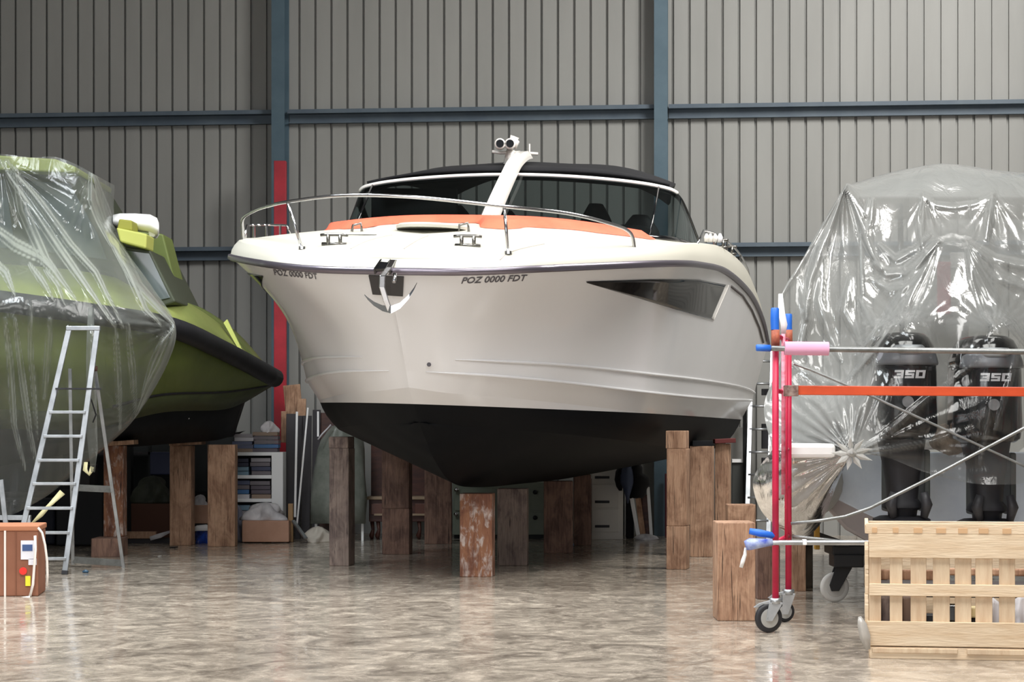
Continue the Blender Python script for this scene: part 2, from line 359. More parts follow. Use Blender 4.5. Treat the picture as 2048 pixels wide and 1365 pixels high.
# ------------------------------------------------------------------ white motor yacht
BO = Vector((-1.10, 19.3, 0)); ya = radians(14); UB = Vector((sin(ya), cos(ya), 0)); NB = Vector((cos(ya), -sin(ya), 0)); ROLL = .033
def H(s, w, z): return BO + UB*s + NB*w + Vector((0, 0, z - w*ROLL))
def Hinv(v):
    d = v-BO; s = d.x*UB.x+d.y*UB.y; w = d.x*NB.x+d.y*NB.y; return s, w, v.z+w*ROLL
def cr(pts, t):                                # smooth curve through knots (t from 0 to len-1)
    n = len(pts)-1; i = min(int(t), n-1); f = t-i
    g = lambda k: pts[max(0, min(n, k))]
    p0, p1, p2, p3 = g(i-1), g(i), g(i+1), g(i+2)
    if i == 0: p0 = tuple(2*a-b for a, b in zip(p1, p2))
    if i == n-1: p3 = tuple(2*b-a for a, b in zip(p1, p2))
    return tuple(.5*((2*b)+(-a+c)*f+(2*a-5*b+4*c-d)*f*f+(-a+3*b-3*c+d)*f**3) for a, b, c, d in zip(p0, p1, p2, p3))
def mix3(a, b, f): return tuple(x+(y-x)*f for x, y in zip(a, b))
GL = [(0,0,2.85),(.12,.7,2.865),(.55,1.35,2.935),(1.8,2.17,3.08),(3.3,2.30,3.17),(5,2.28,3.21),(7,2.25,3.09),(8.3,2.22,2.86),(9,2.2,2.58)]
CL = [(.58,0,1.99),(.67,.35,1.98),(1.0,.74,1.97),(1.7,1.22,1.94),(3.0,1.78,1.88),(5,1.95,1.86),(7,2.0,1.86),(8.3,2.0,1.87),(9,2.0,1.87)]
SL = [(.66,0,1.84),(.80,.33,1.80),(1.2,.71,1.78),(1.95,1.16,1.74),(3.1,1.68,1.68),(5,1.82,1.64),(7,1.86,1.62),(8.3,1.86,1.62),(9,1.86,1.62)]
BL = [(1.0,0,1.52),(1.2,.3,1.50),(1.5,.6,1.48),(2.1,1.05,1.45),(3.2,1.5,1.39),(5,1.62,1.31),(7,1.65,1.28),(8.3,1.65,1.28),(9,1.63,1.28)]
KL = [(1.0,0,1.52),(1.25,0,1.34),(1.52,0,1.16),(2.15,0,.93),(3.2,0,.86),(5,0,.85),(7,0,.85),(8.3,0,.87),(9,0,.88)]
BAND = [.12,.12,.14,.17,.22,.28,.33,.31,.28]
DL = [(a+.04+(.06 if i < 2 else 0), max(0, b-.07), c+BAND[i]) for i, (a, b, c) in enumerate(GL)]
ML = [(.12,0,2.985),(.5,0,3.12),(1.0,0,3.25),(2.0,0,3.43),(3.2,0,3.57),(5,0,3.6),(7,0,3.55),(8.3,0,3.4),(9,0,3.3)]
TS = [i*8/120 for i in range(121)]
def flare(t): return .16*exp(-((t-2.2)/1.6)**2)
hull = MB()
for sg in (1, -1):
    def strip(A_, B_, nv, bulge=0.0, cc=None):
        rows = []
        for j in range(nv+1):
            f = j/nv; row = []
            for t in TS:
                a = cr(A_, t); b = cr(B_, t); q = mix3(a, b, f)
                k = sin(pi*f)*bulge*(flare(t) if cc else 1)
                w_ = max(0, q[1]-k) if q[1] > 0 else 0
                row.append(H(q[0]+(k*.35 if cc else 0), sg*w_, q[2]))
            rows.append(row)
        hull.grid(rows, flip=(sg > 0))
    strip(GL, CL, 14, 1.0, True); strip(CL, SL, 3); strip(SL, BL, 4, -.03); strip(BL, KL, 8, -.05)
# transom
hull.add([H(*cr(GL, 8)), H(*cr(CL, 8)), H(*cr(BL, 8)), H(*KL[8])] + [H(a, -b, c) for a, b, c in (BL[8], CL[8], GL[8])] + [H(9, 2.13, 2.86), H(9, -2.13, 2.86)], [(0, 1, 2, 3, 4, 5, 6)])
yacht = thing('motor_yacht', (BO+UB*4.5).to_tuple(), 'white motor yacht with black bottom and coral sunpad propped on timber blocks', 'boat')
yacht.location.z = 0; WL[yacht.name].z = 0
ho = hull.build('hull', M_hull, yacht, smooth=True, fixn=False)
bvh = BVHTree.FromPolygons([tuple(v) for v in hull.v], hull.f)
def proj(px, py, off=.01, tree=None):
    o = Vector((0, 0, HC)); d = Vector(((px-CX)/F, 1, -(py-HY)/F)).normalized()
    l, nn, i, ds = (tree or bvh).ray_cast(o, d)
    if l is None: return None
    if nn.dot(d) > 0: nn = -nn
    return l+nn*off
# rub rail
for sg in (1, -1):
    mb = MB(); rows = []
    for t in TS:
        a = cr(GL, t); rows.append([H(a[0]-.01, sg*(a[1]+.0), a[2]+.035), H(a[0]-.03 if t < 2 else a[0], sg*(a[1]+.028), a[2]+.028), H(a[0]-.035 if t < 2 else a[0], sg*(a[1]+.034), a[2]-.01), H(a[0], sg*(a[1]+.006), a[2]-.03)])
    mb.grid(rows); mb.build('rub_rail', mat('rail_metal', (120, 114, 124), .3, .8), yacht, smooth=True)
# deck moulding
deck = MB()
for sg in (1, -1):
    rows = []
    for j in range(4):
        f = j/3; rows.append([H(*(lambda q: (q[0], sg*(q[1]+.02*sin(pi*f)), q[2]))(mix3((cr(GL, t)[0], cr(GL, t)[1], cr(GL, t)[2]+.03), cr(DL, t), f))) for t in TS])
    deck.grid(rows)
    rows = []
    for j in range(25):
        f = j/24; row = []
        for t in TS:
            a = cr(DL, t); b = cr(ML, t); q = mix3(a, b, f); rise = b[2]-a[2]
            ff = f*f*(3-2*f) if t > 3 else f
            inn = min(1, f/.12)
            z = a[2]+rise*(sin(ff*pi/2)**.9) + .015*(1-abs(2*min(1, f/.06)-1) if f < .06 else 0)
            row.append(H(q[0], sg*q[1], z))
        rows.append(row)
    deck.grid(rows)
deck.build('deck', M_deck, yacht, smooth=True, split=40)
dbvh = BVHTree.FromPolygons([tuple(v) for v in deck.v], deck.f)
def deckz(s, w_):
    q = H(s, w_, 6); l, nn, i, d = dbvh.ray_cast(q, Vector((0, 0, -1))); return (l.z + w_*ROLL) if l else 3.2
# spray rails
for sg in (1, -1):
    for (LN, LM, f, t0) in ((GL, CL, .86, 1.2), (CL, SL, .0, .5)):
        pts = []
        for t in [t0+(8-t0)*i/70 for i in range(71)]:
            q = mix3(cr(LN, t), cr(LM, t), f); k = sin(pi*f)*flare(t)
            pts.append(H(q[0]+k*.35, sg*(q[1]-k+.004), q[2]))
        r_ = [.004+.012*min(1, i/12) for i in range(71)]
        MB().tube(pts, r_, 6).build('spray_rail', M_hull, yacht, smooth=True)
# hull windows (port measured, starboard mirrored)
def interp(pts, f):
    d = [0]
    for a, b in zip(pts, pts[1:]): d.append(d[-1]+sqrt((a[0]-b[0])**2+(a[1]-b[1])**2))
    x = f*d[-1]
    for i in range(len(pts)-1):
        if x <= d[i+1]+1e-6:
            g_ = (x-d[i])/max(1e-6, d[i+1]-d[i]); return (pts[i][0]+(pts[i+1][0]-pts[i][0])*g_, pts[i][1]+(pts[i+1][1]-pts[i][1])*g_)
    return pts[-1]
def patch(top, bot, n, m, off, tree=None):
    rows = []
    for j in range(m+1):
        row = []
        for i in range(n+1):
            a = interp(top, i/n); b = interp(bot, i/n); f = j/m
            q = proj(a[0]+(b[0]-a[0])*f, a[1]+(b[1]-a[1])*f, off, tree)
            row.append(q if q else (row[-1] if row else None))
        rows.append(row)
    return rows
rows = patch([(1172,563),(1300,559),(1400,560),(1456,571)], [(1173,565),(1260,591),(1350,619),(1426,640)], 40, 8, .006)
edge = [rows[j][-1] for j in range(9)]
for sg in (1, -1):
    R_ = rows if sg > 0 else [[H(Hinv(q)[0], -Hinv(q)[1], Hinv(q)[2]) for q in r] for r in rows]
    E_ = edge if sg > 0 else [H(Hinv(q)[0], -Hinv(q)[1], Hinv(q)[2]) for q in edge]
    wn = MB().grid(R_).build('hull_window', M_winblack, yacht, smooth=True, thick=.006)
    MB().tube(E_, .008, 6).build('window_trim', M_white, wn, smooth=True)
# crease behind the hull window
pts = [proj(x, y, .004) for x, y in ((1462,573),(1485,592),(1503,620),(1518,655),(1526,685))]
pts = [q for q in pts if q]
if len(pts) > 2:
    for sg in (1, -1):
        MB().tube([q if sg > 0 else H(Hinv(q)[0], -Hinv(q)[1], Hinv(q)[2]) for q in pts], .014, 6).build('hull_crease', mat('crease', (90, 86, 86), .5), yacht, smooth=True)
# superstructure
BS = [(5.6,-1.90,3.50),(4.8,-1.88,3.50),(4.2,-1.80,3.50),(3.95,-1.62,3.50),(3.75,-1.2,3.54),(3.62,-.6,3.57),(3.58,0,3.58)]
TP = [(5.5,-1.88,3.62),(4.95,-1.84,3.90),(4.72,-1.78,4.04),(4.62,-1.6,4.10),(4.6,-1.2,4.155),(4.6,-.6,4.20),(4.6,0,4.215)]
BS = BS+[(a, -b, c) for a, b, c in BS[-2::-1]]; TP = TP+[(a, -b, c) for a, b, c in TP[-2::-1]]
ts = [12*i/96 for i in range(97)]
rows = [[H(*mix3(cr(BS, t), cr(TP, t), j/8)) for t in ts] for j in range(9)]
for r in rows:
    pass
MB().grid(rows).build('windscreen_glass', M_glass, yacht, smooth=True)
fr = MB().tube([H(*cr(TP, t)) for t in ts if 1.9 <= t <= 10.1], .021, 8); fr.build('windscreen_frame', mat('white_trim', (240, 238, 234), .25), yacht, smooth=True)
MB().tube([H(*(lambda q: (q[0]+.03, q[1]*.995, q[2]-.028))(cr(TP, t))) for t in ts], .028, 6).build('windscreen_seal', M_blackgloss, yacht, smooth=True)
MB().tube([H(*(lambda q: (q[0]-.01, q[1], q[2]+.0))(cr(BS, t))) for t in ts], .035, 6).build('windscreen_seal', M_blackgloss, yacht, smooth=True)
for w_ in (-1.72, 1.76):                        # corner pillars of the windscreen
    t_ = 3.0 if w_ < 0 else 9.0
    MB().tube([H(*cr(BS, t_)), H(*cr(TP, t_))], .012, 8).build('windscreen_pillar', M_blackgloss, yacht, smooth=True)
mb = MB(); mb.ring([[H(5.0+a, w_, z) for a, z in ((0, 3.5), (.06, 3.5), (.06, 4.1), (0, 4.1))] for w_ in (-1.74, -.75)])
mb.build('dark_backing', M_int, yacht)  # panel added to darken the left half of the windscreen
# soft canopy top
rows = []
for i in range(15):
    f = i/14; s_ = 4.75+1.9*f; hw = 1.66-.30*f**2; zc = 4.25+.21*sin(min(1, f*1.6)*pi/2)
    rows.append([H(s_, hw*k, zc-(.20 if f < .99 else .3)*abs(k)**3.0*(1+.2*f)+.008*sin(9*k+5*f)) for k in [j/16-1 for j in range(33)]])
MB().grid(rows).build('canopy', M_canvas, yacht, smooth=True, thick=.05)
MB().grid([[H(4.72, 1.7*k, 4.27-.14*abs(k)**3) for k in [j/16-1 for j in range(33)]], [H(4.9, 1.66*k, 4.34-.22*abs(k)**3) for k in [j/16-1 for j in range(33)]]]).build('canopy_edge', M_canvas, yacht, smooth=True, thick=.03)
# central mullion carrying the light bar
pts = []
rr = []
MP = [(3.5,0,3.60),(3.75,0,3.78),(4.05,0,3.98),(4.35,0,4.17),(4.62,0,4.33),(4.95,0,4.45),(5.2,0,4.50)]
mrows = []
for i in range(25):
    q = cr(MP, 6*i/24); hw = .088-.022*i/24
    mrows.append([H(q[0]-.05, -hw, q[2]), H(q[0]-.085, -hw*.6, q[2]+.035), H(q[0]-.085, hw*.6, q[2]+.035), H(q[0]-.05, hw, q[2]), H(q[0]+.05, hw, q[2]-.03), H(q[0]+.05, -hw, q[2]-.03)])
mast = MB().ring(mrows).build('mast', M_white, yacht, smooth=True, split=50)
c = P(1020, 305, 24.4)
MB().tube([c+Vector((-.20, 0, .01)), c+Vector((-.1, 0, -.005)), c+Vector((.1, 0, .0)), c+Vector((.31, .05, -.01))], .018, 8).build('crossbar', M_white, mast, smooth=True)
MB().tube([P(1015, 330, 24.4), P(1022, 300, 24.4)], .05, 10).build('mast_foot', M_white, mast, smooth=True)
for x in (1000, 1020):
    a = P(x, 288, 24.2); MB().tube([a+Vector((0, -.03, 0)), a+Vector((0, .15, 0))], [.06, .055], 14).build('horn', M_white, mast, smooth=True)
    MB().tube([a+Vector((0, -.036, 0)), a+Vector((0, -.028, 0))], .045, 14).build('horn_grille', M_blackgloss, mast)
a = P(1030, 286, 24.3); MB().tube([a+Vector((-.03, 0, -.05)), a+Vector((0, 0, .05)), a+Vector((.03, 0, .03))], [.05, .065, .03], 12).build('searchlight', M_white, mast, smooth=True)
a = P(1059, 297, 24.4); MB().tube([a+Vector((0, 0, -.04)), a+Vector((0, 0, .05))], .009, 6).build('anchor_light', M_white, mast)
# dashboard and seats behind the glass
MB().box((-1, -1, 0), (1, 1, 1)) if False else None
mb = MB(); mb.add([H(4.15,-1.5,3.5),H(4.15,1.5,3.5),H(4.9,1.5,3.5),H(4.9,-1.5,3.5),H(4.3,-1.45,3.66),H(4.3,1.45,3.66),H(4.9,1.45,3.7),H(4.9,-1.45,3.7)], [(0,1,2,3),(4,5,6,7),(0,1,5,4),(1,2,6,5),(2,3,7,6),(3,0,4,7)])
mb.build('dashboard', M_int, yacht, bevel=.03)
for w_, hh, ww in ((.75, 3.98, .2), (1.25, 3.86, .22), (-.9, 3.95, .28), (-.3, 3.9, .22)):
    secs = []
    for k in range(9):
        f = k/8; r_ = ww*(1-.75*max(0, f-.45)**1.4*1.9)
        secs.append([H(5.4+.1*cos(2*pi*j/14), w_+r_*sin(2*pi*j/14), 3.5+(hh-3.5)*f) for j in range(14)])
    MB().ring(secs).build('helm_seat', M_int, yacht, smooth=True)
# coral sunpad, in lobes around the hatch
def pad(poly_sw, th, name, m_, inset=.0, n=20):
    # poly_sw: outline as front and rear lines over w
    rows = []
    ws = [poly_sw[0][0]+(poly_sw[-1][0]-poly_sw[0][0])*i/48 for i in range(49)]
    def li(w_, k):
        for a, b in zip(poly_sw, poly_sw[1:]):
            if w_ <= b[0]+1e-6: f = (w_-a[0])/(b[0]-a[0]); f = f*f*(3-2*f); return a[k]+(b[k]-a[k])*f
        return poly_sw[-1][k]
    for j in range(9):
        f = j/8; row = []
        for i, w_ in enumerate(ws):
            s0 = li(w_, 1); s1 = li(w_, 2); s_ = s0+(s1-s0)*f
            e = min(1, min(i, 48-i)/2.0)*min(1, min(j, 8-j)/1.0)
            row.append(H(s_, w_, deckz(s_, w_)+.004+th*e))
        rows.append(row)
    return MB().grid(rows).build(name, m_, yacht, smooth=True)
pad([(-1.62,2.9,3.4),(-1.2,2.05,3.5),(-.95,1.75,3.5),(-.75,1.75,3.5),(-.68,2.2,3.5),(-.3,2.5,3.5),(.15,2.45,3.5),(.42,1.75,3.5),(.62,1.7,3.5),(.8,2.1,3.5),(1.3,2.5,3.5),(1.78,3.1,3.45)], .07, 'sunpad', M_coral)
# hatch
hc = H(1.45, 0, 0); 
def disc(s0, w0, rs, rw, dz, th, name, m_, parent=yacht):
    mb = MB(); secs = []
    for (rf, z) in ((1, 0), (1.0, th*.6), (.93, th), (.5, th), (.01, th)):
        secs.append([H(s0+rs*rf*cos(a), w0+rw*rf*sin(a), deckz(s0, w0)+dz+z) for a in [2*pi*k/32 for k in range(32)]])
    return mb.ring(secs).build(name, m_, parent, smooth=True, split=40)
ht = disc(1.5, -.02, .36, .34, .0, .045, 'deck_hatch', M_deck); disc(1.5, -.02, .29, .28, .045, .006, 'hatch_glass', mat('smoked_acrylic', (70, 50, 56), .1), ht)
# cleats, line guides
def cleat(s0, w0, L=.26):
    z0 = deckz(s0, w0); mb = MB()
    mb.tube([H(s0, w0-L/2, z0+.085), H(s0, w0-L*.3, z0+.09), H(s0, w0+L*.3, z0+.09), H(s0, w0+L/2, z0+.085)], .014, 8)
    for k in (-.22, .22): mb.tube([H(s0, w0+L*k, z0-.005), H(s0, w0+L*k, z0+.09)], .017, 8)
    mb.tube([H(s0, w0-L*.45, z0+.005), H(s0, w0+L*.45, z0+.005)], .016, 8)
    mb.build('mooring_cleat', M_cleat, yacht, smooth=True)
for s0, w0 in ((.5, -.66), (.5, .60)): cleat(s0, w0)
for s0, w0 in ((1.35, -.72), (1.35, .33)):
    z0 = deckz(s0, w0)
    MB().tube([H(s0, w0-.05, z0), H(s0, w0-.04, z0+.06), H(s0, w0+.04, z0+.08), H(s0, w0+.05, z0)], .013, 8).build('hatch_hinge', M_cleat, yacht, smooth=True)
z0 = deckz(.95, -.55); MB().tube([H(.95, -.72, z0+.012), H(.95, -.4, z0+.012)], .010, 6).build('deck_latch', M_cleat, yacht)
for s0, w0 in ((5.2, 2.16), (6.0, 2.14), (5.2, -2.16)): cleat(s0, w0, .2)
# windlass locker seams
for (s0, w0, s1, w1) in ((.35,-.45,.95,-.25),(.35,.05,.95,.1),(.3,.95,.95,1.2)):
    MB().tube([H(s0+(s1-s0)*i/6, w0+(w1-w0)*i/6, deckz(s0+(s1-s0)*i/6, w0+(w1-w0)*i/6)+.002) for i in range(7)], .005, 5).build('deck_seam', mat('seam_grey', (176, 168, 160), .6), yacht)
# bow rail
RT = [(1.98,-2.10,3.17),(1.95,-2.10,3.34),(1.75,-2.02,3.46),(1.3,-1.72,3.50),(.85,-1.42,3.50),(.4,-1.05,3.50),(.12,-.45,3.53),(.1,.2,3.52),(.35,.95,3.47),(.75,1.45,3.45),(1.15,1.75,3.40),(1.42,1.9,3.34),(1.52,1.93,3.18)]
rail = MB().tube([H(*cr(RT, 12*i/96)) for i in range(97)], .017, 8).build('bow_rail', M_chrome, yacht, smooth=True)
for (a, b) in (((.45,-.95,3.06),(.42,-1.08,3.50)), ((.40,1.0,3.00),(.37,.97,3.47))):
    MB().tube([H(a[0], a[1], deckz(a[0], a[1])-.01), H(*b)], .015, 8).build('stanchion', M_chrome, rail, smooth=True)
    MB().tube([H(a[0], a[1], deckz(a[0], a[1])-.005), H(a[0], a[1], deckz(a[0], a[1])+.02)], .035, 10).build('stanchion_foot', M_chrome, rail)
# low side rails with stanchions
for sg, s0, s1 in ((-1, 2.0, 3.6), (1, 3.6, 8.2)):
    pts = []
    for i in range(25):
        s_ = s0+(s1-s0)*i/24
        tt = min(TS, key=lambda t: abs(cr(DL, t)[0]-s_)); q = cr(DL, tt); h_ = .14*min(1, min(i, 24-i)/2)
        pts.append((q[0], sg*(q[1]-.05), q[2]+h_))
    r2 = MB().tube([H(*q) for q in pts], .012, 8).build('side_rail', M_chrome, yacht, smooth=True)
    for i in (0, 6, 12, 18, 24):
        q = pts[i]; MB().tube([H(q[0], q[1], q[2]-(.14 if 0 < i < 24 else .03)), H(*q)], .012, 8).build('stanchion', M_chrome, r2)
for k, (px, m_) in enumerate(((1413, M_white), (1421, M_white), (1430, M_white), (1440, M_letterw), (1347, M_white))):
    a = P(px, 484, 23.4); MB().tube([a, a+Vector((0, 0, .05)), a+Vector((0, 0, .09))], [.024, .03, .01], 10).build('fender_clip', m_, yacht, smooth=True)
# side scoop and aft coaming
rows = patch([(1462,505),(1478,520),(1490,540),(1500,560)], [(1463,508),(1480,532),(1494,555),(1501,562)], 12, 3, .006, dbvh)
if all(q is not None for r in rows for q in r): MB().grid(rows).build('side_scoop', M_blackgloss, yacht, smooth=True)
# bow plate, roller and anchor
rows = patch([(738,550),(808,553)], [(746,588),(806,592)], 8, 6, .008)
MB().grid(rows).build('stem_plate', mat('black_stem_plate', (44, 42, 44), .35), yacht, thick=.01)
mb = MB()
for dx in (-.07, .07):
    mb.beam(H(.16, dx-.02, 2.965), H(-.08, dx-.02, 2.845), .016, .05)
mb.beam(H(.2, -.02, 2.99), H(-.08, -.02, 2.86), .14, .02)
mb.build('anchor_roller', M_blackgloss, yacht)
anc = MB()
Ys = 18.95
AP = [P(786, 520, 19.15), P(778, 535, 19.0), P(765, 552, Ys-.03), P(764, 575, Ys-.02), P(772, 602, Ys), P(781, 624, Ys+.02)]
anc.ring([[q+Vector((a, 0, 0))+Vector((0, b, 0)) for a, b in ((-.025,-.012),(.025,-.012),(.025,.03),(-.025,.03))] for q in AP])
ao = anc.build('anchor', M_chrome, yacht, bevel=.006)
def fluke(pts, wd):
    secs = []
    for i, q in enumerate(pts):
        f = i/(len(pts)-1); h_ = wd*(1-f*.85)
        secs.append([q+Vector((0, -.01, h_/2)), q+Vector((0, .03, h_*.2)), q+Vector((0, .03, -h_*.2)), q+Vector((0, -.01, -h_/2))])
    MB().ring(secs).build('fluke', M_chrome, ao, smooth=True, split=40)
fluke([P(782,620,Ys), P(800,612,Ys+.0), P(817,595,Ys+.0), P(828,578,Ys-.0), P(834,566,Ys+.02)], .065)
fluke([P(782,620,Ys), P(765,617,Ys+.05), P(748,608,Ys+.1), P(736,598,Ys+.15), P(729,590,Ys+.18)], .065)
MB().tube([P(788, 565, Ys+.03), P(790, 548, Ys+.08)], .018, 8).build('shackle', M_chrome, ao, smooth=True)
# registration letters laid on the hull
def text_mesh(s, size=1.0, shear=0, bold=0):
    cu = bpy.data.curves.new('txt', 'FONT'); cu.body = s; cu.size = size; cu.shear = shear; cu.offset = bold; cu.resolution_u = 3
    ob = bpy.data.objects.new('txt', cu); COL.objects.link(ob)
    dg = bpy.context.evaluated_depsgraph_get(); dg.update()
    me = ob.evaluated_get(dg).to_mesh(); vs = [v.co.copy() for v in me.vertices]; fs = [tuple(p_.vertices) for p_ in me.polygons]
    ob.evaluated_get(dg).to_mesh_clear(); bpy.data.objects.remove(ob); return vs, fs
def lettering(s, x0, y0, x1, y1, h_, shear, name, m_, parent, tree=None, off=.006, slant=0):
    vs, fs = text_mesh(s, 1.0, shear, .015); xs = [v.x for v in vs]; a, b = min(xs), max(xs)
    out = []
    for v in vs:
        f = (v.x-a)/(b-a); q = proj(x0+(x1-x0)*f+slant*v.y, y0+(y1-y0)*f-v.y/.7*h_, off, tree); out.append(q)
    if any(q is None for q in out): print('LETTER MISS', s); out = [q or Vector((0, 20, 2)) for q in out]
    return MB().add(out, fs).build(name, m_, parent, fixn=False)
lettering('POZ 0000 FDT', 922, 567, 1055, 561, 12, .35, 'registration_letters', M_letter, yacht)
lettering('POZ 0000 FDT', 547, 549, 634, 558, 11, -.3, 'registration_letters', M_letter, yacht)
q = proj(858, 729, .006); MB().tube([q+Vector((0, -.005, 0)), q+Vector((0, .01, 0))], .02, 10).build('drain_fitting', M_letter, yacht)

# ------------------------------------------------------------------ timber blocks
def block(x0, x1, y0, y1, m_, label, side=0, splits=(), depth=.26, Y=None, zb0=0, group='timber blocks propping the white yacht', name='support_block', rotz=0):
    Y = Y or FY(y1); a = P(x0, y1, Y); t = thing(name, (P((x0+x1)/2, y1, Y).x, Y+depth/2, zb0), label, 'block', group)
    ys = [y1]+sorted(splits, reverse=True)+[y0]; z0 = zb0
    for i in range(len(ys)-1):
        z1 = HC-(ys[i+1]-HY)/F*Y; j = random.uniform(-.008, .008) if i else 0
        b = P(x1, y1, Y); R_ = Matrix.Rotation(rotz, 3, 'Z')
        MB().box((a.x+j, Y, z0), (b.x+j, Y+depth, z1), R_, ((a.x+b.x)/2, Y+depth/2, z0)).build('timber', m_, t, bevel=.008)
        z0 = z1
    return t
block(922, 987, 988, 1155, M_woodred, 'short red-stained timber block under the yacht keel, nearest of the keel row', depth=.30, rotz=-.09)
block(996, 1056, 978, 1132, M_wood2, 'grey weathered timber block just right of the red-stained keel block', rotz=-.07)
block(1088, 1146, 963, 1107, M_wood, 'brown timber block behind and right of the grey weathered block')
block(1148, 1182, 950, 1092, M_wood, 'dark narrow timber post beside the beige filing cabinet')
block(849, 903, 925, 1089, M_wood, 'dark brown timber post left of the keel blocks, in front of the washstand')
block(766, 821, 884, 1110, M_wood, 'tall brown timber post left of the keel, made of two pieces', splits=(1018,), rotz=-.1)
block(662, 702, 874, 1133, M_wood2, 'tall grey-brown post under the left side of the yacht', splits=(897,), depth=.3, rotz=-.15)
block(1338, 1378, 862, 1140, M_woodwarm, 'tall warm-brown post under the right chine of the yacht, three pieces', splits=(898, 1053), rotz=-.22)
block(1384, 1428, 893, 1115, M_woodwarm, 'broad tall brown post directly right of the three-piece post', rotz=-.2)
block(1434, 1462, 888, 1110, M_woodwarm, 'rearmost tall brown post on the right side of the yacht', rotz=-.2)
GB = 'timber blocks standing beside the scaffold'
block(1456, 1512, 1010, 1165, M_woodwarm, 'short timber block peeking out behind the broad block by the scaffold', group=GB)
block(1435, 1511, 1046, 1243, M_woodwarm, 'broad thick timber block standing left of the red scaffold', group=GB, depth=.4)
block(1515, 1560, 1092, 1200, M_wood, 'dark timber block just behind the red scaffold posts', group=GB)
block(1582, 1612, 1090, 1184, M_woodwarm, 'narrow timber block to the right of the scaffold posts', group=GB)
# scraps lying across two of the post tops
def slab(x0, x1, y0, y1, Y, d, m_, name, label, cat, rot=0, group=None, bevel=.006):
    o = MB().pbox(x0, x1, y0, y1, Y, d, Matrix.Rotation(rot, 3, 'Y') if rot else None).build(name, m_, bevel=bevel); return tag(o, label, cat, group)
slab(1385, 1426, 882, 893, 24.8, .26, M_antifoul, 'support_pad', 'black rubber pad on top of the broad tall brown post', 'pad')
slab(1430, 1472, 878, 887, 25.2, .24, mat('red_brown_paint', (92, 30, 28), .6), 'wood_scrap', 'red-brown scrap on top of the rearmost right post', 'wood scrap', rot=-.05)
GG = 'timber blocks propping the green boat'
block(207, 246, 892, 1078, M_woodred, 'mottled tall timber post under the green boat, left of the pair', group=GG, Y=25.2, zb0=HC-(1078-HY)/F*24.8)
slab(182, 240, 1078, 1115, 24.8, .5, M_wood, 'base_block', 'dark squat timber block under the mottled post', 'block', group=None)
block(340, 383, 892, 1092, M_woodwarm, 'straight brown timber post under the bow of the green boat', group=GG, rotz=-.05)
block(415, 470, 890, 1094, M_woodwarm, 'wide sandy timber post nearest the white shelf', group=GG, splits=())
slab(216, 268, 882, 891, 25.1, .3, M_woodwarm, 'timber_wedge', 'pale wedge on top of the mottled post', 'wedge', rot=-.06)
slab(338, 404, 880, 891, 27.1, .35, M_woodwarm, 'timber_wedge', 'pale wedge on the straight brown post under the green bow', 'wedge', rot=-.04)

# red steel beam
mb = MB(); a = P(548, 855, 29.5); b = P(572, 322, 29.5)
mb.box((a.x, 29.48, 0.0), (b.x, 29.50, b.z)); mb.box((a.x, 29.5, 0.0), (a.x+.02, 29.62, b.z-.03)); mb.box((b.x-.02, 29.5, 0), (b.x, 29.62, b.z))
tag(mb.build('steel_channel', M_red, bevel=.004), 'tall red steel channel standing against the left hall column', 'beam')


# ------------------------------------------------------------------ draped films
def degw(th, t0, t1):
    d = math.degrees(th); w_ = 0
    for o_ in (-360, 0, 360):
        x = d+o_; w_ = max(w_, max(0, min(1, (x-t0)/14))*max(0, min(1, (t1-x)/14)))
    return w_
def FL(pl, amp, wid):
    m_ = 5*wid; xs = [p[0] for p in pl]; ys = [p[1] for p in pl]; return (((min(xs)-m_, max(xs)+m_, min(ys)-m_, max(ys)+m_), pl), amp, wid)
def seg_dist(px, py, pl):
    best = 1e9; tot = 0; acc = 0; bt = 0
    for a, b in zip(pl, pl[1:]):
        dx, dy = b[0]-a[0], b[1]-a[1]; L2 = dx*dx+dy*dy; L_ = sqrt(L2)
        t = max(0, min(1, ((px-a[0])*dx+(py-a[1])*dy)/L2)); ex = px-a[0]-t*dx; ey = py-a[1]-t*dy; dd = ex*ex+ey*ey
        if dd < best: best = dd; bt = tot+t*L_
        tot += L_
    return sqrt(best), bt/tot
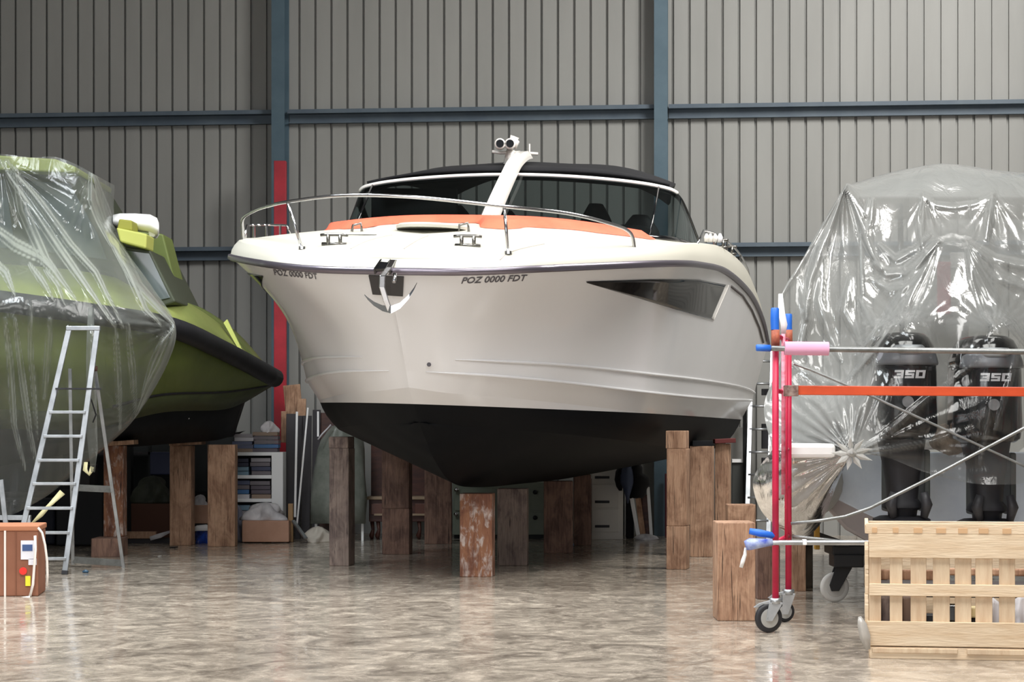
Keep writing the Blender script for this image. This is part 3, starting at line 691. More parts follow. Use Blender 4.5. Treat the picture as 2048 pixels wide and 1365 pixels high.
def sheet(rows, nu, nv, anchors, name, m_, label, cat, drape=(), folds=(), dens=None, ridge_haze=0.0):
    K = len(rows)-1; C = len(rows[0])-1
    out = []; RID = []
    for j in range(nv+1):
        tv = K*j/nv; cols = []
        for c_ in range(C+1):
            cols.append(cr([r[c_] for r in rows], tv))
        row = []
        for i in range(nu+1):
            px, py, Y = cr(cols, C*i/nu); d = 0; rv = 0
            for k, (ax, ay, nf, amp, rad, t0, t1) in enumerate(anchors):
                dx = px-ax; dy = py-ay; r_ = sqrt(dx*dx+dy*dy); th = atan2(dy, dx); tw = degw(th, t0, t1)
                if tw <= 0 or r_ > 4*rad: continue
                d += amp*sin(nf*th+1.7*k+.9*sin(2.3*th+k)+.5*sin(r_/70+k))*exp(-r_/rad)*min(1, r_/18)*tw
            for (pl, amp, wid) in folds:
                x0_, x1_, y0_, y1_ = pl[0]
                if px < x0_ or px > x1_ or py < y0_ or py > y1_: continue
                ds, tt = seg_dist(px, py, pl[1]); wd_ = wid*(.35+.9*sin(pi*min(1, tt*.85+.12)))
                if ds < 4*wd_: d -= amp*exp(-(ds/wd_)**2)*(.4+.6*sin(pi*min(1, tt*.9+.08))); rv = max(rv, max(exp(-(ds/(wd_*.28))**2), .7*exp(-((ds-wd_*.95)/(wd_*.16))**2), .25*exp(-(ds/(wd_*.9))**2))*min(1, amp/.07))
            for (x0, x1, y0, y1, fr_, amp) in drape:
                wgt = max(0, min(1, (px-x0)/30+.5))*max(0, min(1, (x1-px)/30+.5))*max(0, min(1, (py-y0)/40+.5))*max(0, min(1, (y1-py)/40+.5))
                d += wgt*amp*(sin(px*fr_+.012*py+2*sin(px*.031))+.5*sin(px*fr_*2.3+1.3+py*.006))
            edge = min(1, (nu-i)/4+.3)*min(1, i/4+.3)
            row.append(P(px, py, Y+d*edge)); RID.append(rv)
        out.append(row)
    o = MB().grid(out).build(name, m_, smooth=True)
    at = o.data.attributes.new('crumple', 'FLOAT', 'POINT')          # film cloudiness, with haze streaks painted along the fold lines
    vals = []
    for r in out:
        for q in r:
            px = CX+q.x/q.y*F; py = HY-(q.z-HC)/q.y*F; vals.append((dens(px, py) if dens else 1.0)+ridge_haze*RID[len(vals)])
    at.data.foreach_set('value', vals)
    return tag(o, label, cat), out

FOLDS_L = [
 ([(0,325),(60,410),(120,500),(190,600),(225,650)], .07, 7), ([(12,322),(75,400),(140,490),(190,545),(245,655)], .06, 6),
 ([(-20,450),(30,490),(80,515),(110,545)], .08, 9), ([(-40,500),(10,545),(28,590)], .06, 6), ([(30,340),(45,420),(90,520),(150,600)], .05, 8),
 ([(183,346),(185,400),(200,440),(222,490)], .08, 7), ([(186,350),(210,420),(240,500),(275,570),(330,630),(350,652)], .09, 8),
 ([(225,490),(255,540),(290,620),(320,650)], .06, 6), ([(60,530),(85,565),(105,600)], .05, 5), ([(90,540),(115,575),(128,610)], .05, 4),
 ([(350,654),(340,690),(325,730),(300,775),(272,838)], .09, 8), ([(350,654),(325,685),(305,730),(285,790)], .05, 6),
 ([(10,640),(20,720),(28,850),(50,940)], .05, 5), ([(30,640),(45,760),(60,870),(75,940)], .05, 5), ([(100,640),(95,720),(88,800)], .04, 5),
 ([(230,650),(235,740),(240,860)], .04, 5), ([(255,650),(265,740),(270,830)], .04, 5), ([(60,610),(62,720),(75,880)], .04, 4), ([(-80,640),(-60,800),(-30,1000)], .06, 8)]
FOLDS_R = [
 ([(1690,373),(1668,430),(1640,500),(1620,560),(1612,640)], .10, 9), ([(1690,373),(1640,450),(1590,540),(1563,592)], .06, 7),
 ([(1690,373),(1712,420),(1728,470),(1745,510),(1765,540)], .10, 8), ([(1700,380),(1730,430),(1738,400),(1746,400)], .05, 5), ([(1746,400),(1742,440),(1735,470)], .07, 6),
 ([(1845,391),(1838,430),(1840,470),(1846,500)], .09, 6), ([(1848,391),(1870,410),(1905,415),(1950,408),(1986,389)], .07, 6), ([(1986,389),(1980,430),(1972,478)], .10, 7),
 ([(1750,530),(1775,548),(1810,545),(1850,510),(1878,482)], .12, 9), ([(1740,555),(1780,580),(1820,570),(1850,535)], .08, 9), ([(1760,490),(1790,520),(1830,500),(1860,470)], .08, 8),
 ([(1878,482),(1840,560),(1790,640),(1750,700),(1690,770)], .11, 8), ([(1872,484),(1820,560),(1770,640),(1725,700)], .10, 6), ([(1882,486),(1850,580),(1815,655)], .06, 6),
 ([(1930,480),(1960,550),(2000,620),(2048,680),(2090,740)], .12, 9), ([(1932,482),(1945,560),(1970,630),(2000,665)], .07, 6), ([(1930,480),(1990,520),(2050,532),(2120,530)], .10, 9), ([(1940,490),(1990,555),(2060,580)], .08, 9),
 ([(1878,482),(1905,476),(1930,480)], .08, 6),
 ([(1560,595),(1562,650),(1570,700)], .07, 6), ([(1650,520),(1640,600),(1655,660),(1680,720)], .09, 10), ([(1700,560),(1690,620),(1720,690)], .08, 10), ([(1600,560),(1615,640),(1600,700)], .08, 9), ([(1720,600),(1745,650),(1790,650)], .08, 9),
 ([(1703,908),(1690,860),(1640,810),(1600,790)], .05, 6), ([(1703,908),(1660,880),(1610,870)], .05, 6), ([(1703,908),(1710,850),(1740,770),(1755,700)], .06, 6), ([(1703,908),(1760,880),(1850,800),(1960,720)], .05, 5),
 ([(1703,908),(1780,900),(1860,885),(1900,870)], .05, 5), ([(1703,908),(1760,925),(1850,950),(1890,950)], .05, 5), ([(1590,730),(1640,760),(1700,775)], .06, 9), ([(1540,800),(1560,720),(1575,640)], .05, 5),
 ([(1985,780),(1975,850),(1960,930)], .04, 4), ([(2040,680),(2020,760),(1990,860)], .04, 5)]
# ------------------------------------------------------------------ green workboat on the left
gb = thing('workboat', (P(150, 900, 25).x, 25, 0), 'olive green workboat with black rubber fender propped under clear plastic film', 'boat')
def LP(l): return [P(*q) for q in l]
def smooth_line(l, n=40): return [P(*cr(l, (len(l)-1)*i/n)) for i in range(n+1)]
FN = [(-260,575,22.4),(-120,588,22.7),(0,603,23.0),(180,628,23.5),(340,655,24.1),(450,703,25.7),(551,757,27.3)]
AN = [(-260,812,22.8),(-120,816,23.1),(0,818,23.4),(180,822,23.9),(320,790,24.6),(450,784,26.3),(545,770,27.5)]
BN = [(-260,855,23.3),(-120,855,23.6),(0,856,23.8),(180,856,24.3),(320,824,25.2),(440,819,26.8),(488,804,27.7)]
KN = [(-260,960,24.4),(-120,950,24.7),(0,930,25.0),(180,900,25.4),(320,888,26.0),(430,880,27.1),(468,866,27.9)]
DN = [(-260,525,23.4),(-120,528,23.6),(0,531,23.9),(180,548,24.4),(335,590,25.2),(440,652,26.7),(522,742,27.9)]
MB().grid([smooth_line(FN), smooth_line(AN)]).build('topside', M_green, gb, smooth=True, thick=.03)
MB().grid([smooth_line(AN), smooth_line(BN)]).build('lower_hull', M_dgreen, gb, smooth=True, thick=.03)
MB().grid([smooth_line(BN), smooth_line(KN)]).build('bottom', M_antifoul, gb, smooth=True, thick=.03)
MB().grid([smooth_line(DN), smooth_line(FN)]).build('side_deck', M_lgreen, gb, smooth=True, thick=.03)
far = [q+Vector((0, 1.2, 0)) for q in smooth_line(DN)]
MB().grid([far, smooth_line(DN)]).build('foredeck', M_green, gb, smooth=True, thick=.03)
far = [q+Vector((0, 1.2, .02)) for q in smooth_line(KN)]
MB().grid([smooth_line(KN), far]).build('bottom', M_antifoul, gb, smooth=True)
MB().tube([q+Vector((0, -.05, 0)) for q in smooth_line(FN)], .115, 14).build('rubber_fender', M_black, gb, smooth=True)
MB().tube([q+Vector((0, -.02, 0)) for q in smooth_line(AN)[22:]], .02, 6).build('chine_strip', M_black, gb, smooth=True)
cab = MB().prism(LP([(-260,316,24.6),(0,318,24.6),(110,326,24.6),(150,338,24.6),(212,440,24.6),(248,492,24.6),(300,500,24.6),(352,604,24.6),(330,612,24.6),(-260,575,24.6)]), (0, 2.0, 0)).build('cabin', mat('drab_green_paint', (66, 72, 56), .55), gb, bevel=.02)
MB().prism(LP([(-260,309,24.3),(0,311,24.3),(110,318,24.3),(152,334,24.3),(150,346,24.3),(-260,330,24.3)]), (0, 2.2, 0)).build('cabin_roof', M_lgreen, gb, bevel=.02)
for poly in ([(246,500),(298,507),(340,596),(322,600),(262,560)], [(40,362),(138,366),(196,470),(214,520),(60,500)], [(-120,355),(10,360),(30,498),(-120,490)]):
    MB().prism([P(x, y, 24.585) for x, y in poly], (0, .02, 0)).build('cabin_window', mat('grey_window', (92, 102, 104), .15, coat=.5), gb, bevel=.004)
MB().prism([P(x, y, 25.6) for x, y in [(268,462),(326,468),(362,608),(338,604),(300,494)]], (0, .7, 0)).build('window_pillar', M_green, gb, bevel=.02)
MB().prism([P(x, y, 24.3) for x, y in [(232,455),(294,468),(292,498),(240,484)]], (0, .5, 0)).build('foam_pad', M_yel, gb, bevel=.02)
MB().prism([P(x, y, 24.35) for x, y in [(238,438),(264,441),(264,462),(234,458)]], (0, .4, 0)).build('foam_pad', mat('olive_pad', (150, 150, 60), .7), gb, bevel=.015)
secs = []
for k, (x, top, bot) in enumerate(((226,430,452),(240,427,456),(270,427,462),(300,429,466),(314,436,474),(318,446,468))):
    secs.append([P(x, (top+bot)/2-(bot-top)/2*cos(a), 24.9+.22*sin(a)) for a in [2*pi*i/16 for i in range(16)]])
MB().ring(secs).build('radar_cover', M_stripw, gb, smooth=True)
MB().prism([P(x, y, 24.8) for x, y in [(296,462),(314,466),(308,475),(298,473)]], (0, .2, 0)).build('radar_foot', M_stripw, gb, bevel=.01)
MB().prism([P(x, y, 26.6) for x, y in [(447,646),(454,639),(486,704),(474,694)]], (0, .06, 0)).build('lime_tab', M_yband, gb)
def ribbon(pts, wd, m_, name, parent=None, label=None, cat=None, nrm=(0, -1, 0)):
    pts = [Vector(p) for p in pts]; a = []; b = []
    for i, p in enumerate(pts):
        d = (pts[min(i+1, len(pts)-1)]-pts[max(0, i-1)]).normalized(); r_ = d.cross(Vector(nrm)).normalized()
        w_ = wd[i] if isinstance(wd, (list, tuple)) else wd; a.append(p-r_*w_/2); b.append(p+r_*w_/2)
    o = MB().grid([a, b]).build(name, m_, parent, thick=.003, smooth=True)
    if label: tag(o, label, cat)
    return o
ribbon([P(396,750,26.0), P(388,765,25.95), P(378,776,26.0), P(368,776,26.0)], [.04,.09,.07,.03], M_stripw, 'white_tape', gb)
ribbon([P(366,789,26.0), P(366,815,25.98), P(371,840,26.0)], [.05,.06,.1], M_stripw, 'white_tape', gb)

LR = [
 [(-260,302,24.2),(-120,305,24.2),(0,308,24.1),(60,315,24.1),(110,314,24.1),(150,328,24.1),(183,346,24.1),(205,358,24.5),(229,371,25.4)],
 [(-260,380,23.9),(-120,390,23.9),(0,395,23.9),(60,400,23.9),(110,400,23.9),(148,405,23.9),(180,415,23.9),(205,425,24.4),(229,432,25.2)],
 [(-260,470,23.5),(-120,475,23.6),(0,480,23.7),(60,480,23.7),(110,480,23.7),(160,482,23.7),(200,485,23.7),(228,488,24.0),(249,495,24.4)],
 [(-260,555,22.4),(-120,560,22.6),(0,563,22.75),(60,566,22.8),(120,570,22.95),(180,574,23.1),(235,575,23.3),(275,572,23.65),(305,575,24.1)],
 [(-260,620,21.95),(-120,628,22.25),(0,634,22.5),(60,638,22.6),(140,644,22.8),(215,648,23.0),(280,650,23.3),(325,652,23.6),(351,652,23.85)],
 [(-260,720,22.3),(-120,722,22.6),(0,725,22.9),(60,728,23.0),(130,730,23.1),(205,732,23.3),(270,733,23.6),(310,732,23.8),(335,728,24.0)],
 [(-260,820,22.4),(-120,822,22.7),(0,825,23.0),(55,828,23.1),(115,830,23.2),(170,832,23.4),(215,834,23.7),(250,836,23.9),(274,832,24.2)],
 [(-260,920,22.5),(-120,925,22.8),(0,930,23.1),(40,930,23.2),(85,928,23.3),(125,922,23.5),(165,915,23.7),(195,905,24.0),(214,893,24.3)],
 [(-260,1040,22.6),(-120,1040,22.9),(0,1038,23.2),(25,1030,23.2),(50,1018,23.3),(75,1004,23.5),(95,992,23.7),(112,980,24.0),(124,968,24.3)]]
sheet(LR, 220, 170, [(0,318,26,.035,230,20,100),(183,346,22,.03,190,60,130),(350,652,20,.03,140,100,235),(272,840,20,.03,120,150,290)], 'plastic_film', M_sheetL,
      'clear crumpled plastic film draped over the green workboat', 'plastic sheet', drape=((-300,330,640,1100,.11,.012),),
      folds=[FL(l, a_, w_) for l, a_, w_ in FOLDS_L], ridge_haze=4.0)
for pts, wd in (([P(150,690,22.7),P(168,690,22.68),P(181,700,22.68),P(183,760,22.7),P(182,830,22.75),P(186,930,22.8),P(183,965,22.8)], [.01,.05,.10,.12,.12,.10,.05]),):
    ribbon([P(182,615,22.75),P(181,700,22.68),P(183,760,22.7),P(182,830,22.75),P(186,900,22.8),P(186,945,22.8)], [.06,.09,.11,.12,.10,.04], M_sheetL, 'film_strip', None, 'long hanging strip of clear film behind the stepladder', 'plastic strip')
# wood shavings / torn film caught behind the ladder
ribbon([P(125,985,23.0),P(100,1010,22.9),P(82,1030,22.9),P(62,1049,22.9)], [.07,.04,.05,.015], mat('cream_film', (236, 226, 176), .4), 'torn_strip', None, 'cream torn strip hanging behind the lower ladder treads', 'torn strip')
ribbon([P(172,925,23.0),P(170,940,22.95),P(178,950,22.95),P(186,935,23.0)], [.04,.05,.03,.06], mat('cream_film', (236, 226, 176), .4), 'torn_strip', None, 'short cream curl of film right of the ladder treads', 'torn strip')

# ------------------------------------------------------------------ aluminium stepladder
sl = thing('stepladder', (P(120, 1150, 22).x, 22.2, 0), 'tall aluminium stepladder with eight treads in front of the green boat', 'stepladder')
def lr(side, y):                                # front stile position at image row y
    if side == 0: x = 139+(y-655)*(24-139)/(1150-655)
    else: x = 195+(y-655)*(129-195)/(1150-655)
    Y = 21.9+.45*(1150-y)/495; return P(x, y, Y)
for sd in (0, 1):
    MB().beam(lr(sd, 1150 if sd else 1148), lr(sd, 653), .030, .055, up=(1, 0, 0)).build('stile', M_alu, sl, bevel=.004)
    MB().beam(lr(sd, 1150)+Vector((0, 0, .0)), lr(sd, 1142), .04, .06, up=(1, 0, 0)).build('rubber_foot', M_black, sl)
for y in (825, 873, 921, 968, 1017, 1066, 1118):
    a = lr(0, y); b = lr(1, y)
    MB().beam(a, b, .085, .03).build('tread', M_alu, sl, bevel=.004)
a = lr(0, 657); b = lr(1, 657); MB().beam(a+Vector((-.03, 0, 0)), b+Vector((.03, 0, 0)), .05, .045).build('top_bar', M_alu, sl, bevel=.005)
a = lr(0, 778); b = lr(1, 778); MB().beam(a, b+Vector((.1, .1, 0)), .20, .015).build('platform', M_black, sl)
h1 = P(190, 738, 22.4); f1 = P(247, 1137, 22.9); h0 = P(140, 738, 22.5); f0 = P(146, 1130, 23.1)
MB().beam(h1, f1, .022, .035, up=(1, 0, 0)).build('rear_leg', M_alu, sl, bevel=.003)
MB().beam(h0, f0, .022, .035, up=(1, 0, 0)).build('rear_leg', M_alu, sl, bevel=.003)
for f in (.60, .975): MB().beam(h0.lerp(f0, f), h1.lerp(f1, f), .015, .07).build('rear_crossbar', M_galv, sl, bevel=.003)
MB().tube([h1+Vector((-.03, -.04, 0)), h1+Vector((.03, -.04, 0))], .028, 10).build('hinge', mat('rust_brown', (90, 60, 50), .6), sl)
MB().tube([lr(1, 790)+Vector((0, .06, 0)), P(192, 830, 22.4), P(186, 845, 22.45)], .008, 6).build('strut', M_black, sl)
# small trestle at the frame edge
tr = thing('trestle', (P(-40, 1140, 22.5).x, 22.6, 0), 'low aluminium trestle partly hidden by the cardboard box at the left edge', 'trestle')
for (x0, y0, x1, y1) in ((2,960,22,1143),(-80,960,-100,1143),(56,1035,66,1143)):
    MB().beam(P(x0, y0, 22.5), P(x1, y1, 22.5), .03, .05, up=(1, 0, 0)).build('leg', M_alu, tr, bevel=.003)
for y in (1036, 1100): MB().beam(P(-92, y, 22.52), P(62, y, 22.52), .05, .05).build('crossbar', M_alu, tr, bevel=.003)

# ------------------------------------------------------------------ cardboard box with strapping
Yb = FY(1194); a = P(-70, 1194, Yb); b = P(68, 1062, Yb)
cb = thing('cardboard_box', ((a.x+b.x)/2, Yb+.3, 0), 'tall brown cardboard box with shipping labels beside the stepladder', 'box')
RZ = Matrix.Rotation(radians(6), 3, 'Z'); pv = ((a.x+b.x)/2, Yb+.3, 0)
def cbx(x0, x1, y0, y1, d0, d1, name, m_, bev=0):
    p0 = P(x0, y1, Yb); p1 = P(x1, y0, Yb); return MB().box((p0.x, Yb+d0, max(0, p0.z)), (p1.x, Yb+d1, p1.z), RZ, pv).build(name, m_, cb, bevel=bev)
cbx(-70, 68, 1062, 1197, 0, .6, 'carton', M_card2, .012)
cbx(-72, 70, 1052, 1063, -.01, .62, 'lid', mat('cardboard_lid', (178, 118, 86), .8), .01)
cbx(24, 25, 1063, 1194, -.012, -.004, 'corrugation_seam', mat('dark_card', (128, 82, 60), .8))
cbx(34, 60, 1082, 1120, -.012, -.004, 'shipping_label', M_sticker); cbx(37, 57, 1090, 1103, -.016, -.010, 'label_print', M_bluep)
cbx(49, 65, 1118, 1131, -.012, -.004, 'shipping_label', M_sticker)
c_ = P(46, 1143, Yb); MB().tube([c_+Vector((0, .012, 0)), c_+Vector((0, -.0, 0))], .033, 18).build('round_sticker', M_redp, cb)
cbx(43, 53, 1153, 1173, -.012, -.004, 'yellow_sticker', M_yelp)
cbx(1, 5, 1062, 1195, -.014, -.006, 'strap', M_strap)
ribbon([P(70,1072,Yb), P(71,1100,Yb-.02), P(68,1140,Yb-.02), P(66,1170,Yb-.02), P(60,1193,Yb-.03)], .022, M_strap, 'strap', cb)
ribbon([P(60,1195,Yb-.04), P(30,1199,Yb-.05), P(0,1200,Yb-.05), P(-60,1200,Yb-.05)], .022, M_strap, 'strap', cb, nrm=(0, -1, .3))
ribbon([P(76,1056,Yb+.02), P(84,1066,Yb+.02), P(90,1090,Yb+.02), P(94,1120,Yb+.02), P(95,1150,Yb+.02), P(94,1174,Yb+.02)], .020, M_strap, 'strap', cb)
a = P(171, 1143, FY(1147)); MB().tube([a+Vector((-.03, 0, -.01)), a+Vector((0, 0, .012)), a+Vector((.03, 0, -.01))], [.012,.022,.012], 8)
bc = MB().tube([Vector((a.x-.03, a.y, .012)), Vector((a.x, a.y, .018)), Vector((a.x+.03, a.y, .012))], [.010, .018, .011], 8).build('bottle_cap', mat('blue_plastic', (52, 84, 108), .4), smooth=True); tag(bc, 'small blue plastic scrap on the floor right of the stepladder foot', 'scrap')
def scrap(px, py, sx, sz, m_, label):
    Y = FY(py); c_ = P(px, py, Y); o = MB().prism([Vector((c_.x-sx, Y, .002)), Vector((c_.x+sx*.4, Y-.05, .004)), Vector((c_.x+sx, Y+.04, .004)), Vector((c_.x-sx*.2, Y+.05, .003))], (0, 0, sz)).build('floor_scrap', m_); return tag(o, label, 'scrap')
scrap(347, 1097, .05, .015, M_black, 'black scrap on the floor beside the straight brown post')
scrap(319, 1114, .02, .006, M_stripw, 'tiny white chip on the floor in front of the green boat')

# ------------------------------------------------------------------ clutter by the back wall
# magazine shelf
Ys_ = 28.2; a = P(470, 1085, Ys_); b = P(566, 905, Ys_)
sh = thing('shelf_unit', ((a.x+b.x)/2, Ys_+.2, 0), 'white laminate shelf full of magazines behind the sandy post', 'shelf')
def sbx(x0, x1, y0, y1, d0, d1, name, m_, parent, bev=.004, base=False):
    p0 = P(x0, y1, Ys_); p1 = P(x1, y0, Ys_); return MB().box((p0.x, Ys_+d0, 0 if base else p0.z), (p1.x, Ys_+d1, p1.z)).build(name, m_, parent, bevel=bev)
sbx(543, 566, 905, 1085, 0, .4, 'side_panel', M_shelf, sh, base=True); sbx(452, 458, 905, 1085, 0, .4, 'side_panel', M_shelf, sh, base=True)
for y in (905, 951, 998, 1045): sbx(458, 543, y, y+7, 0, .4, 'shelf', M_shelf, sh)
sbx(458, 543, 912, 1085, .38, .4, 'back_panel', M_int, sh, base=True)
cols_ = [(60,66,92),(84,92,120),(66,110,160),(110,104,110),(150,146,152),(88,80,90),(46,50,70),(140,120,104),(120,150,170),(196,194,200)]
def magazines(x0, x1, yb, yt, n_, place, grp, Y0=None, d=.3):
    Y0 = Y0 or Ys_+.03; y = yb; h_ = (yb-yt)/n_; tones = ['slate', 'grey-blue', 'sky-blue', 'warm grey', 'pale grey', 'plum-grey', 'navy', 'tan', 'light blue', 'off-white']
    for i in range(n_):
        k = random.randrange(len(cols_)); j = random.uniform(-2.5, 2.5)
        p0 = P(x0+j, y, Y0); p1 = P(x1+j*.6, y-h_*.92, Y0)
        o = MB().box((p0.x, Y0+random.uniform(0, .03), p0.z+.001), (p1.x, Y0+d, p1.z)).build('magazine_stack', mat('mag_%d' % k, cols_[k], .55), bevel=.003)
        where = 'lowest' if i == 0 else ('topmost' if i == n_-1 else ['second', 'third', 'fourth', 'fifth'][i-1]+' from bottom')
        tag(o, '%s magazines, %s, %s' % (tones[k], where, place), 'magazines', grp); y -= h_
magazines(462, 498, 951, 917, 4, 'left pile of the top shelf', 'magazines on the white shelf')
magazines(502, 541, 951, 916, 4, 'right pile of the top shelf', 'magazines on the white shelf')
magazines(462, 499, 998, 961, 4, 'left pile of the middle shelf', 'magazines on the white shelf')
magazines(502, 541, 998, 962, 4, 'right pile of the middle shelf', 'magazines on the white shelf')
magazines(462, 500, 1045, 1010, 3, 'left pile of the bottom shelf', 'magazines on the white shelf')
magazines(503, 541, 1045, 1014, 3, 'right pile of the bottom shelf', 'magazines on the white shelf')
magazines(466, 505, 905, 868, 5, 'left pile atop the shelf unit', 'papers on top of the white shelf')
magazines(507, 556, 905, 864, 5, 'right pile atop the shelf unit', 'papers on top of the white shelf')
def crumple(x0, x1, y0, y1, Y, d, m_, name, label, cat, seed=1, n_=14, amp=.25, base=None, group=None):
    rnd = random.Random(seed); cx_ = (x0+x1)/2; rows = []
    hw = (x1-x0)/2/F*Y; c_ = P(cx_, y1, Y); z0 = c_.z if base is None else base; hh = (y1-y0)/F*Y
    ph = [rnd.uniform(0, 6) for _ in range(6)]
    for i in range(n_+1):
        v = i/n_; sh_ = sqrt(max(0, 1-(v)**2.2)); row = []
        for k in range(24):
            th = 2*pi*k/24; r_ = sh_*(1+amp*sin(3*th+ph[0]+3*v)+amp*.6*sin(5*th+ph[1]-4*v)+amp*.4*sin(9*th+ph[2]+6*v))
            row.append(Vector((c_.x+hw*.8*r_*cos(th), Y+d/2+d*.45*r_*sin(th), z0+hh*v*(1+.0*sin(th)))))
        rows.append(row)
    o = MB().ring(rows).build(name, m_, smooth=True); return tag(o, label, cat, group)
crumple(516, 556, 842, 866, 28.25, .3, M_paper, 'crumpled_paper', 'crumpled paper sheets heaped on the shelf-top pile', 'paper', 3)
# box with papers
slab(484, 578, 1042, 1085, 27.7, .35, M_card, 'cardboard_box', 'closed brown cardboard box in front of the magazine shelf', 'box', bevel=.01)
crumple(486, 572, 1006, 1042, 27.72, .3, M_paper, 'crumpled_paper', 'mauve-grey crumpled papers on the closed cardboard box', 'paper', 5, amp=.35)
crumple(458, 486, 1010, 1085, 27.9, .25, mat('grey_bag', (120, 124, 140), .5, bump=.5), 'plastic_bag', 'grey plastic bag wedged left of the closed box', 'bag', 6)
crumple(382, 432, 1058, 1090, 27.6, .4, M_bluebag, 'plastic_bag', 'shiny blue plastic bag between the two posts under the green bow', 'bag', 8, base=0)
ribbon([P(378,1063,27.62), P(395,1057,27.62), P(412,1056,27.62), P(430,1060,27.62)], [.02,.07,.08,.03], M_stripw, 'paper_sheet', None, 'white curved sheet lying over the blue bag', 'paper')
crumple(384, 414, 990, 1012, 28.3, .2, M_paper, 'crumpled_paper', 'pale crumpled paper on the carton between the two bow posts', 'paper', 9)
slab(376, 418, 1011, 1048, 28.3, .3, M_card, 'cardboard_box', 'cardboard carton seen between the two bow posts', 'box', bevel=.008)
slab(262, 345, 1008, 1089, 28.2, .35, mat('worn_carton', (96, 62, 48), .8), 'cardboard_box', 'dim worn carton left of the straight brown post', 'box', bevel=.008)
slab(376, 418, 1048, 1088, 28.35, .3, M_dark, 'crate', 'dark low crate under the carton between the bow posts', 'crate')
slab(246, 312, 1064, 1078, 27.6, .1, M_woodwarm, 'timber_plank', 'pale plank lying on the floor beneath the green boat', 'plank')
slab(246, 345, 1078, 1088, 27.7, .3, M_dark, 'timber_plank', 'dark plank under the pale plank below the green boat', 'plank')
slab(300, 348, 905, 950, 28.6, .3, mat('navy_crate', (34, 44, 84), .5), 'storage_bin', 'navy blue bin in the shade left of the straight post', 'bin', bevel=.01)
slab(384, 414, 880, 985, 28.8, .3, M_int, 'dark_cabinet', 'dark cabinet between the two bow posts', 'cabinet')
crumple(258, 345, 952, 1008, 28.2, .4, M_tarp, 'tarpaulin', 'dark green tarpaulin heaped on the dim worn carton', 'tarpaulin', 11)
slab(250, 262, 880, 1085, 28.6, .2, M_int, 'dark_board', 'dark upright board right of the mottled post', 'board')
ribbon([P(300,1078,27.4), P(320,1072,27.4), P(345,1062,27.4)], [.05,.06,.02], M_paper, 'paper_sheet', None, 'grey sheet of paper leaning on the dark plank', 'paper')
rk = thing('dark_fill_rack', (P(300, 1078, 29.3).x, 29.4, 0), 'added dark rack filling the darkness behind the green boat posts', 'rack')  # dark rack added so the gaps between the posts go dark
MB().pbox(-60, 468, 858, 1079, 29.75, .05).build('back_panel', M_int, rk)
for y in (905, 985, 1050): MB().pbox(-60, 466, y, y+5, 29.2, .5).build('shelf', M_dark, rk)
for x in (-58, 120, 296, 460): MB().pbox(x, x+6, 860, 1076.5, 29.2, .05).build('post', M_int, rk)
slab(-70, 110, 1000, 1090, 27.2, .8, mat('dark_fill_blue', (22, 26, 44), .7, col2=(14, 16, 26), scale=5, bump=.5), 'dark_fill_low', 'added dark blue block filling the darkness behind the stepladder', 'pallet', bevel=.03)  # dark block added to stand in for the darkness under the green boat
slab(112, 206, 975, 1092, 27.0, .6, mat('dark_fill_charcoal', (20, 20, 26), .7), 'dark_fill_tall', 'added tall charcoal block filling the darkness left of the mottled post', 'crate', bevel=.02)  # second added block, dark for the same shaded area
slab(130, 180, 930, 975, 27.1, .5, M_dark, 'dark_fill_top', 'added dark block on top of the tall charcoal block', 'case', bevel=.01)  # added on top to carry the darkness higher
# brown board leaning by red channel, dark panels, white strips
slab(562, 574, 823, 886, 28.9, .05, M_woodwarm, 'timber_plank', 'short brown board beside the red channel', 'plank')
slab(572, 606, 770, 833, 29.1, .04, M_woodwarm, 'plywood_offcut', 'brown plywood piece above the dark panels, upper left', 'plywood', rot=-.1)
slab(594, 612, 798, 833, 28.95, .04, M_woodwarm, 'plywood_offcut', 'small pale plywood piece next to the larger brown one', 'plywood')
xs_ = [(571, 590, 828), (590, 603, 832), (603, 622, 832), (624, 640, 820), (638, 668, 826)]
for i, (x0, x1, y0) in enumerate(xs_):
    Yp = 28.7+.05*i; a = P(x0, y0, Yp); b = P(x1, y0, Yp)
    o = MB().prism([Vector((a.x, Yp, 0)), Vector((b.x-.02, Yp-.0, 0)), Vector((b.x, Yp+.1, b.z)), Vector((a.x, Yp+.1, a.z))], (0, .03, 0)).build('wall_panel', M_dark if i != 4 else M_mahog, bevel=.003)
    tag(o, 'dark upright panel leaning on the wall, %s' % ['leftmost by the shelf', 'second from the shelf, narrow', 'between the two white strips', 'right of the slanted white strip', 'brown one behind the grey bag'][i], 'panel', 'dark panels leaning on the wall')
for (x0, y0, x1, y1, w_, lb) in ((594,824,590,1035,.028,'vertical white strip, left of three by the dark panels'), (616,816,594,1050,.022,'slanted white strip in the middle of the dark panels'), (636,824,636,874,.024,'short white strip right of the slanted one')):
    tag(MB().beam(P(x0, y0, 28.62), P(x1, y1, 28.5), w_, .02).build('trim_strip', M_stripw), lb, 'strip', 'white strips leaning on the dark panels')
slab(576, 586, 1008, 1085, 27.9, .06, mat('brass_tone', (150, 116, 74), .5), 'timber_post', 'short tan post right of the closed cardboard box', 'post')
tag(MB().beam(P(586,1042,27.9), P(612,1078,27.7), .05, .03).build('pipe', M_alu, bevel=.008), 'short slanting metal pipe on the floor right of the closed box', 'pipe')
crumple(604, 664, 1050, 1082, 27.8, .4, mat('beige_film', (196, 188, 176), .6, bump=.5), 'plastic_film', 'beige crumpled film on the floor below the grey cover', 'plastic sheet', 13, amp=.3, base=0)
